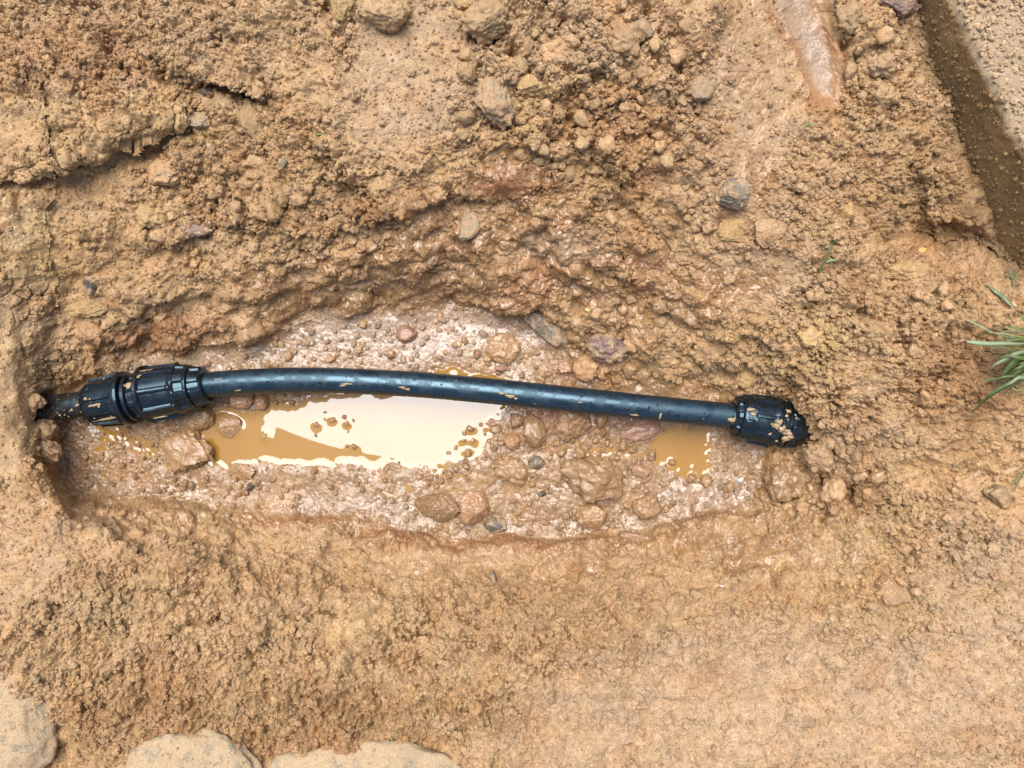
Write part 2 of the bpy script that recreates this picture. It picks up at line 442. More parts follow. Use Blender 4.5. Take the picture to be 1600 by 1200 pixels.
def stone_material(name, c1, c2, mud=0.3, rough=0.7, wet=0.0, scale=60, mudc=(0.41, 0.262, 0.14)):
    m, nt, p = nodes_of(name)
    tc = N(nt, 'ShaderNodeNewGeometry'); pos = tc.outputs['Position']
    n1 = tex_noise(nt, pos, scale, 6, 0.65); n2 = tex_noise(nt, pos, 420, 4, 0.65); n3 = tex_noise(nt, pos, 75, 5, 0.65)
    c = mixc(nt, ramp(nt, n1.outputs['Fac'], 0.35, 0.65), c1, c2)
    c = mixc(nt, 1.0, c, ramp(nt, n2.outputs['Fac'], 0.3, 0.7, 0.7, 1.3), 'MULTIPLY')
    t = 0.72 - 0.4 * mud
    mm = ramp(nt, n3.outputs['Fac'], t - 0.07, t + 0.07)
    mc = mixc(nt, 1.0, mudc, ramp(nt, n2.outputs['Fac'], 0.3, 0.7, 0.75, 1.2), 'MULTIPLY')
    c = mixc(nt, mm, c, mc)
    nt.links.new(c, p.inputs['Base Color'])
    p.inputs['Roughness'].default_value = rough
    p.inputs['Specular IOR Level'].default_value = 0.35
    p.inputs['Coat Weight'].default_value = wet; p.inputs['Coat Roughness'].default_value = 0.15; p.inputs['Coat IOR'].default_value = 1.45
    b = N(nt, 'ShaderNodeBump'); b.inputs['Distance'].default_value = 0.0015; b.inputs['Strength'].default_value = 0.8
    hh = math_n(nt, 'ADD', n2.outputs['Fac'], math_n(nt, 'MULTIPLY', mm, 0.8))
    nt.links.new(hh, b.inputs['Height']); nt.links.new(b.outputs[0], p.inputs['Normal'])
    return m


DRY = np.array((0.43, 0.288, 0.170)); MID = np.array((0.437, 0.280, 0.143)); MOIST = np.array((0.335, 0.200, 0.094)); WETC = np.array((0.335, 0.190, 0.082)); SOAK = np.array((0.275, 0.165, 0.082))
RED = np.array((0.30, 0.135, 0.055)); OLI = np.array((0.42, 0.278, 0.130)); GREY = np.array((0.37, 0.26, 0.175))
soil_material('soil_ground', attr=True)
soil_material('soil_crumb', instancer=True)
soil_material('clod_dry', (0.405, 0.265, 0.138), 0.08)
soil_material('clod_mid', (0.41, 0.255, 0.132), 0.25)
soil_material('clod_wet', (0.33, 0.192, 0.09), 0.8)
soil_material('clod_red', (0.33, 0.18, 0.09), 0.75)
soil_material('clod_olive', (0.43, 0.28, 0.13), 0.05)
stone_material('stone_grey', (0.13, 0.115, 0.09), (0.28, 0.245, 0.18), 0.55, 0.75)
stone_material('stone_green', (0.25, 0.23, 0.15), (0.36, 0.32, 0.22), 0.66, 0.8)
stone_material('stone_slate', (0.09, 0.08, 0.06), (0.20, 0.16, 0.105), 0.5, 0.5, 0.4)
stone_material('stone_purple', (0.16, 0.095, 0.075), (0.27, 0.175, 0.135), 0.5, 0.6, 0.3)
stone_material('stone_dark', (0.05, 0.044, 0.036), (0.13, 0.11, 0.085), 0.5, 0.5, 0.2)
stone_material('stone_pale', (0.19, 0.18, 0.13), (0.40, 0.31, 0.20), 0.80, 0.9, 0.0, 40, (0.44, 0.31, 0.178))
stone_material('stone_greyclod', (0.32, 0.24, 0.15), (0.40, 0.295, 0.185), 0.7, 0.85)
stone_material('stone_red', (0.34, 0.16, 0.09), (0.38, 0.22, 0.14), 0.45, 0.5, 0.6, mudc=(0.29, 0.16, 0.07))
stone_material('grain_white', (0.62, 0.60, 0.54), (0.7, 0.68, 0.6), 0.0, 0.5)
stone_material('grain_yellow', (0.55, 0.36, 0.10), (0.62, 0.44, 0.16), 0.0, 0.5, 0.3)

# muddy water: opaque with silt, a mirror-smooth surface
mw, nt, p = nodes_of('muddy_water')
g_ = N(nt, 'ShaderNodeNewGeometry')
n1 = tex_noise(nt, g_.outputs['Position'], 14, 4)
nt.links.new(mixc(nt, ramp(nt, n1.outputs['Fac'], 0.3, 0.7), (0.31, 0.156, 0.028), (0.345, 0.180, 0.038)), p.inputs['Base Color'])
p.inputs['Roughness'].default_value = 0.6
p.inputs['Specular IOR Level'].default_value = 0.0
p.inputs['Coat Weight'].default_value = 1.0
p.inputs['Coat IOR'].default_value = 1.70
p.inputs['Coat Roughness'].default_value = 0.012

# black polyethylene, wet in patches
def plastic(name, base, r0, r1, mud=0.0, spec=0.7):
    m, nt, p = nodes_of(name)
    tc = N(nt, 'ShaderNodeNewGeometry'); pos = tc.outputs['Position']
    n1 = tex_noise(nt, pos, 55, 4, 0.6); n2 = tex_noise(nt, pos, 260, 3)
    wetm = ramp(nt, n1.outputs['Fac'], 0.46, 0.54)
    c = mixc(nt, ramp(nt, n2.outputs['Fac'], 0.35, 0.65), tuple(b * 0.8 for b in base), tuple(b * 1.25 for b in base))
    if mud > 0:
        n3 = tex_noise(nt, pos, 170, 5, 0.7)
        mk = ramp(nt, n3.outputs['Fac'], 0.70 - mud * 0.2, 0.73 - mud * 0.2)
        c = mixc(nt, math_n(nt, 'MULTIPLY', mk, .8), c, (0.22, 0.14, 0.065))
    nt.links.new(c, p.inputs['Base Color'])
    nt.links.new(math_n(nt, 'ADD', math_n(nt, 'MULTIPLY', wetm, r0 - r1), r1), p.inputs['Roughness'])
    p.inputs['Specular IOR Level'].default_value = spec
    p.inputs['Specular Tint'].default_value = (0.55, 0.84, 1.0, 1)
    b = N(nt, 'ShaderNodeBump'); b.inputs['Distance'].default_value = 0.0004; b.inputs['Strength'].default_value = 0.25
    nt.links.new(math_n(nt, 'ADD', n1.outputs['Fac'], math_n(nt, 'MULTIPLY', n2.outputs['Fac'], 0.15)), b.inputs['Height']); nt.links.new(b.outputs[0], p.inputs['Normal'])
    return m


plastic('pipe_plastic', (0.008, 0.015, 0.022), 0.24, 0.48, mud=0.08, spec=1.0)
plastic('coupling_plastic', (0.008, 0.010, 0.012), 0.10, 0.30, 0.18)
plastic('muddy_plastic', (0.014, 0.014, 0.012), 0.25, 0.45, 0.4)

md, nt, p = nodes_of('mud_splash'); p.inputs['Base Color'].default_value = (0.38, 0.26, 0.135, 1); p.inputs['Roughness'].default_value = 0.6; p.inputs['Coat Weight'].default_value = 0.3
md, nt, p = nodes_of('water_drop'); p.inputs['Base Color'].default_value = (0.006, 0.009, 0.012, 1); p.inputs['Roughness'].default_value = 0.04; p.inputs['Specular IOR Level'].default_value = 0.5


def leaf_material(name, c1, c2):
    m, nt, p = nodes_of(name)
    oi = N(nt, 'ShaderNodeObjectInfo'); g = N(nt, 'ShaderNodeNewGeometry')
    n1 = tex_noise(nt, g.outputs['Position'], 80, 3)
    f = math_n(nt, 'ADD', math_n(nt, 'MULTIPLY', oi.outputs['Random'], 0.6), math_n(nt, 'MULTIPLY', n1.outputs['Fac'], 0.5))
    nt.links.new(mixc(nt, f, c1, c2), p.inputs['Base Color'])
    p.inputs['Roughness'].default_value = 0.45
    p.inputs['Specular IOR Level'].default_value = 0.4
    return m


leaf_material('grass_blade', (0.055, 0.10, 0.025), (0.17, 0.21, 0.07))
leaf_material('grass_pale', (0.17, 0.23, 0.11), (0.28, 0.33, 0.18))
leaf_material('grass_straw', (0.30, 0.25, 0.10), (0.20, 0.22, 0.06))
md, nt, p = nodes_of('petal'); p.inputs['Base Color'].default_value = (0.46, 0.36, 0.42, 1); p.inputs['Roughness'].default_value = 0.6

# ------------------------------------------------------------------ ground: one sheet, dense in the pit, running out to the horizon
STEP = 1.45
ud = np.arange(-48, 1648 + STEP, STEP); vd = np.arange(-48, 1248 + STEP, STEP)
far = np.cumsum(3.0 * 1.42 ** np.arange(26))
U1 = np.concatenate([ud[0] - far[::-1], ud, ud[-1] + far]); V1 = np.concatenate([vd[0] - far[::-1], vd, vd[-1] + far])
NF = len(far)
TU, TV = np.meshgrid(U1, V1)


def bl(F): return sample(F, TU, TV)


zs = bl(Z0)
# steps and lips, in mm, their edges crumbled
jag = 8 * fbm(TU / 30, TV / 30, 801, 3) + 1.5 * fbm(TU / 9, TV / 9, 805, 2)
def edge(E, jg, up, soft, L, down=0.0, Ld=16):
    d_ = bl(E[0]) + jg; w_ = bl(E[1])
    return w_ * (up * (1 - sstep(-soft, soft * .6, d_)) * np.exp(-np.maximum(-d_, 0) / L) - down * np.exp(-np.maximum(d_, 0) / Ld) * (d_ > 0))


zs += edge(lip1, jag, 26, 24, 90, 17, 24)
zs += edge(fold_a, jag, 16, 14, 60, 3, 20)
zs += edge(fold_b, jag, 12, 14, 50, 4, 16)
zs += edge(fold_c, jag, 12, 12, 45, 4, 14)
zs += edge(fold_d, jag, 12, 12, 50, 5, 14)
zs += edge(fold_e, jag, 10, 12, 45, 4, 14)
zs += edge(lip2, jag * .6, 14, 6, 40, 24)
zs += edge(ledge, jag, 6, 16, 120)
zs += edge(step_b, jag, 11, 9, 70)
zs += edge(step_f, jag, 9, 10, 60)
zs += edge(under, 1.5 * jag, 4, 30, 40, 6, 26)
zs -= 24 * bl(blobs([(1480, 366, 85, 24, 1, 14), (1425, 320, 22, 60, .8, -10)]))
dl = bl(step_c) + jag; zs -= 9 * np.exp(-(dl / 5) ** 2)
dl = bl(step_d) + jag; zs -= 6 * np.exp(-(dl / 4) ** 2)
dl = bl(clump) + jag; zs += 16 * (1 - sstep(-26, 5, dl))
dl = bl(smear); zs -= 7 * (1 - sstep(-22, 4, dl))

clear_r = 1 - sstep(-5, 5, bl(polyd([(1130, 612), (1208, 614), (1230, 628), (1252, 654), (1278, 682), (1262, 692), (1238, 706), (1140, 704)], 0.25)))
clear_l = 1 - sstep(-5, 6, bl(polyd([(58, 618), (110, 602), (160, 590), (160, 672), (100, 668), (62, 660)], 0.25)))
zs = np.where(clear_r > 0, zs * (1 - clear_r) + np.minimum(zs, 24) * clear_r, zs)
zs = np.where(clear_l > 0, zs * (1 - clear_l) + np.minimum(zs, 24) * clear_l, zs)
smooth = np.maximum(bl(M_smooth), 0.8 * np.maximum(clear_r, clear_l)); wet = bl(M_wet); dry = bl(M_dry); red = bl(M_red); oli = bl(M_oliv); clod = bl(M_clod); crumb = bl(M_crumb); grey = bl(M_grey); flat_f = bl(flat)
k = (HC - zs / 1000) / FPX
X = (TU - 800) * k; Y = (600 - TV) * k
xm = X * 1000 + 0.5 * zs * np.tanh((TU - 640) / 420); ym = Y * 1000 + 0.6 * zs * np.tanh((640 - TV) / 130)          # mm, unfolded on the walls
wx = xm + 6 * fbm(xm / 26, ym / 26, 51, 2) + 1.5 * fbm(xm / 7, ym / 7, 57, 2)
wy = ym + 6 * fbm(xm / 26, ym / 26, 61, 2) + 1.5 * fbm(xm / 7, ym / 7, 67, 2)
nzone = fbm(xm / 75, ym / 75, 71, 3) * 0.5 + 0.5
coh = sstep(-0.12, 0.22, fbm(xm / 42, ym / 42, 77, 3))          # cohesive clay against crumbled earth
amp = (1 - 0.86 * smooth) * (1 - 0.80 * flat_f)
fin = amp * (1 - 0.85 * coh * (1 - 0.35 * crumb))
det = (18.0 * fbm(xm / 70, ym / 70, 81, 4) + 12.0 * (0.5 - np.abs(fbm(wx / 34, wy / 34, 87, 3)))) * (1 - 0.75 * smooth) * (1 - 0.95 * flat_f)
d1, r1 = worley(wx, wy, 36, 101, 0.62, 0.35, 0.72)
det += 36 * 0.46 * d1 * (0.5 + 0.5 * clod) * amp
d2, r2, c2 = worley(wx + 3, wy - 9, 23, 111, 0.7, 0.35, 0.75, extra=True)
det += 23 * 0.52 * d2 * (0.35 + 0.75 * np.maximum(clod, sstep(.45, .7, nzone))) * amp
d3, r3, c3 = worley(wx - 13, wy + 5, 12, 121, 0.75, 0.4, 0.75, extra=True)
det += 12 * 0.52 * d3 * (0.45 + 0.55 * np.maximum(crumb, clod)) * fin
d4, r4 = worley(wx + 31, wy + 15, 4.8, 131, 0.85, 0.42, 0.75)
det += 4.8 * 0.56 * d4 * (0.5 + 1.0 * crumb) * fin
d5, r5 = worley(xm, ym, 3.1, 141, 0.8, 0.42, 0.72)
det += 3.1 * 0.46 * d5 * (0.25 + 0.75 * (1 - smooth)) * (1 - 0.5 * flat_f)
# cracks and pores between the crumbs
pore = sstep(-0.15, 0.35, fbm(xm / 15, ym / 15, 151, 3)) * (0.30 + 0.9 * crumb) * (1 - smooth) * (1 - flat_f) * (1 - .45 * coh)
det -= (7.0 + 2.5 * crumb) * pore * (1 - sstep(0.0, 0.36, d4)) + 4.5 * pore * (1 - sstep(0.0, 0.28, d3))
crk = sstep(0.15, 0.5, fbm(xm / 48, ym / 48, 161, 2)) * (1 - flat_f) * (1 - 0.7 * smooth)
det -= 7.0 * crk * (1 - sstep(0.0, 0.08, c2))
gap = sstep(-0.2, 0.3, fbm(xm / 20, ym / 20, 165, 2)) * (0.2 + 0.8 * crumb) * (1 - flat_f) * (1 - 0.9 * smooth)
det -= 5.5 * gap * (1 - sstep(0.0, 0.13, c3))
pit = sstep(0.52, 0.72, fbm(xm / 13, ym / 13, 171, 2)) * np.maximum(clod, 0.5 * crumb) * (1 - smooth) * (1 - flat_f)
det -= 13 * pit
for hu, hv, hr, hd in ((800, 82, 9, 26), (826, 110, 8, 22), (742, 62, 8, 20), (888, 186, 6, 14), (905, 70, 6, 16), (318, 140, 12, 20), (1322, 766, 12, 26), (1284, 752, 10, 22), (900, 478, 9, 20), (1065, 110, 8, 18), (1320, 70, 8, 20), (1340, 88, 7, 18), (485, 970, 7, 16), (315, 970, 8, 14), (1415, 352, 14, 18), (1010, 18, 9, 18), (1208, 362, 5, 12), (1195, 382, 5, 10), (1020, 120, 6, 14), (770, 900, 9, 10), (300, 968, 10, 10), (120, 440, 14, 12), (245, 236, 10, 12)):
    q_ = ((TU - hu) ** 2 + (TV - hv) ** 2) / hr ** 2
    det -= hd * np.exp(-q_ * (1.0 + 0.6 * fbm(TU / 9, TV / 9, 977, 2)))
# grit lying in the mud of the pit floor
g1, q1 = worley(wx, wy, 13, 201, 0.30, 0.2, 0.5); g2, q2 = worley(xm + 4, ym + 4, 6.5, 211, 0.55, 0.25, 0.55)
dens = sstep(-0.25, 0.35, fbm(xm / 45, ym / 45, 221, 3)); mdist = bl(main_d); rdist = bl(right_d)
shal = sstep(-34, 4, np.minimum(mdist, rdist) + 12 * fbm(xm / 16, ym / 16, 225, 2))
film_f = bl(M_film)
det += flat_f * (1 - 0.62 * film_f) * (13 * 0.55 * g1 * (0.35 + 0.65 * dens) * (0.1 + 0.9 * shal) + 6.5 * 0.6 * g2 * dens * shal + 1.1 * fbm(xm / 9, ym / 9, 231, 3) * shal)
det += 0.5 * vnoise(xm / 2.4, ym / 2.4, 241) * (1 - 0.75 * flat_f)
near_slab = 1 - sstep(20, 85, bl(lined([(1455, -60), (1500, 90), (1560, 230), (1640, 420)], 0)))
edge_f = 1 - 0.8 * near_slab
det *= edge_f

# displace along the wall normal so that clods bulge out of the banks
zm = zs / 1000
def box(F, n):
    P = np.pad(F, n, mode='edge'); c = np.cumsum(P, 0); c = np.concatenate([np.zeros((1, c.shape[1])), c]); F1 = (c[2 * n + 1:] - c[:-2 * n - 1]) / (2 * n + 1)
    c = np.cumsum(F1, 1); c = np.concatenate([np.zeros((c.shape[0], 1)), c], 1); return (c[:, 2 * n + 1:] - c[:, :-2 * n - 1]) / (2 * n + 1)


zb = box(box(zm, 7), 7)
gy_ = np.gradient(zb, axis=0); gx_ = np.gradient(zb, axis=1)
dXu = np.gradient(X, axis=1); dYv = np.gradient(Y, axis=0)
nx = -gx_ / dXu; ny = -gy_ / dYv
nx = np.clip(nx, -0.9, 0.9); ny = np.clip(ny, -0.9, 0.9)
nl = np.sqrt(nx * nx + ny * ny + 1)
dm = det / 1000
co = np.stack([X + dm * nx / nl, Y + dm * ny / nl, zm + dm / nl], -1)
ZT = co[:, :, 2]
me = np_mesh('ground', co.reshape(-1, 3), grid_faces(len(V1), len(U1))[:, ::1])
# colour of the earth: moisture, darker brown patches, clay bands, ochre, and a tint of its own for every crumb
tone = fbm(xm / 34, ym / 34, 301, 4)
dryness = np.clip(dry + 0.5 * tone, 0, 1)[..., None]; wetness = np.clip(wet * (1 - .22 * flat_f) * (0.8 + 0.5 * fbm(xm / 22, ym / 22, 311, 3)) + 0.16 * (1 - dry) + 0.75 * (1 - 0.6 * dry) * sstep(0.05, 0.5, fbm(xm / 38, ym / 38, 317, 3)) * coh, 0, 1)
cl = MID * (1 - dryness) + DRY * dryness
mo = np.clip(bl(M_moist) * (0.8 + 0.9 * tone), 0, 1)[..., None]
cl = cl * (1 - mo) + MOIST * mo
wc = sstep(0.05, 0.9, wetness)[..., None]
cl = cl * (1 - wc) + WETC * wc
wetness = np.clip(wetness + .35 * film_f * flat_f, 0, 1)
sk = (flat_f * sstep(0.3, 0.9, wetness))[..., None]
cl = cl * (1 - .75 * sk) + SOAK * .75 * sk
redv = np.clip(red * (0.75 + 0.6 * tone) + 0.25 * sstep(0.3, 0.7, fbm(xm / 60, ym / 60, 321, 3)), 0, 1)[..., None]
cl = cl * (1 - redv) + RED * redv
ov = np.clip(oli * 0.9 + 0.15 * sstep(0.2, 0.6, fbm(xm / 40, ym / 40, 331, 2)), 0, 1)[..., None]
cl = cl * (1 - ov) + OLI * ov
gv_ = np.clip(grey, 0, 1)[..., None]
cl = cl * (1 - gv_) + GREY * gv_
cl = cl * (0.95 + 0.10 * np.where(d3 > 0, r3, 0.5) [..., None]) * (0.95 + 0.10 * np.where(d2 > 0, r2, 0.5)[..., None]) * (0.96 + 0.08 * np.where(d4 > 0, r4, .5)[..., None])
cl = np.concatenate([np.clip(cl, 0, 1), np.ones(cl.shape[:2] + (1,))], -1)
at = me.attributes.new('soil', 'FLOAT_COLOR', 'POINT'); at.data.foreach_set('color', cl.astype(np.float32).ravel())
at = me.attributes.new('wet', 'FLOAT', 'POINT'); at.data.foreach_set('value', wetness.astype(np.float32).ravel())
ground = link('ground', me, MATS['soil_ground'])
tag(ground, 'tan and brown clay soil dug out into a long muddy pit', kind='structure')

CLR = cl; WETN = wetness


def idx(u, v):
    return int(np.clip(round((v - vd[0]) / STEP), 0, len(vd) - 1)) + NF, int(np.clip(round((u - ud[0]) / STEP), 0, len(ud) - 1)) + NF


def tz(u, v, r=0):
    i, j = idx(u, v)
    n = max(1, int(r / STEP))
    return float(np.mean(ZT[i - n:i + n + 1, j - n:j + n + 1]))


def tzmin(u, v, r=0):
    i, j = idx(u, v); n = max(1, int(r / STEP))
    return float(np.min(ZT[i - n:i + n + 1, j - n:j + n + 1]))

# ------------------------------------------------------------------ stones and clods
def rock_mesh(name, seed, sub=4, planes=0, lump=0.22, fine=0.07, crumbly=0.0, flat_top=0.0):
    bm = bmesh.new()
    bmesh.ops.create_icosphere(bm, subdivisions=sub, radius=1.0)
    r = random.Random(seed)
    pl = []
    for _ in range(planes):
        n = Vector((r.gauss(0, 1), r.gauss(0, 1), r.gauss(0, .8))).normalized()
        pl.append((n, r.uniform(0.55, 0.82)))
    if flat_top: pl.append((Vector((r.uniform(-.1, .1), r.uniform(-.1, .1), 1)).normalized(), flat_top))
    off = Vector((seed * 3.17 % 50, seed * 1.73 % 50, seed * 0.77 % 50))
    for v in bm.verts:
        q = v.co.normalized()
        s = 1 + lump * mn.noise(q * 1.3 + off) + lump * 0.6 * mn.noise(q * 2.7 + off)
        pt = q * s
        for n, d in pl:
            e = pt.dot(n) - d
            if e > 0: pt = pt - n * e * 0.93
        s2 = fine * mn.noise(q * 5.5 + off) + fine * 0.6 * mn.noise(q * 11 + off)
        if crumbly:
            d1_ = mn.voronoi(q * 2.6 + off)[0][0]; d2_ = mn.voronoi(q * 6.5 + off)[0][0]; d3_ = mn.voronoi(q * 13 + off)[0][0]
            s2 += crumbly * (0.42 - d1_) + crumbly * 0.6 * (0.42 - d2_) + crumbly * 0.35 * (0.42 - d3_)
        v.co = pt + q * s2
    for f in bm.faces: f.smooth = True
    me = bpy.data.meshes.new(name)
    bm.to_mesh(me); bm.free()
    return me


POND = []     # things standing in the water: centre and half axes in px


def place(o, u, v, w, h, rot=0.0, hz=0.75, sink=0.35, tilt=(0, 0), zadd=0.0, zmin=None):
    base = tz(u, v, 0.3 * min(w, h))
    if zmin is not None: base = max(base, zmin)
    for _ in range(3):
        kk = (HC - base - 0.3 * 0.5 * min(w, h) * 0.0008) / FPX
    sx, sy = w / 2 * kk, h / 2 * kk
    sz = hz * min(sx, sy)
    z = base + sz * (1 - 2 * sink) + zadd
    o.location = W(u, v, z)
    o.scale = (sx, sy, sz)
    o.rotation_euler = (math.radians(tilt[0]), math.radians(tilt[1]), math.radians(-rot))
    return o


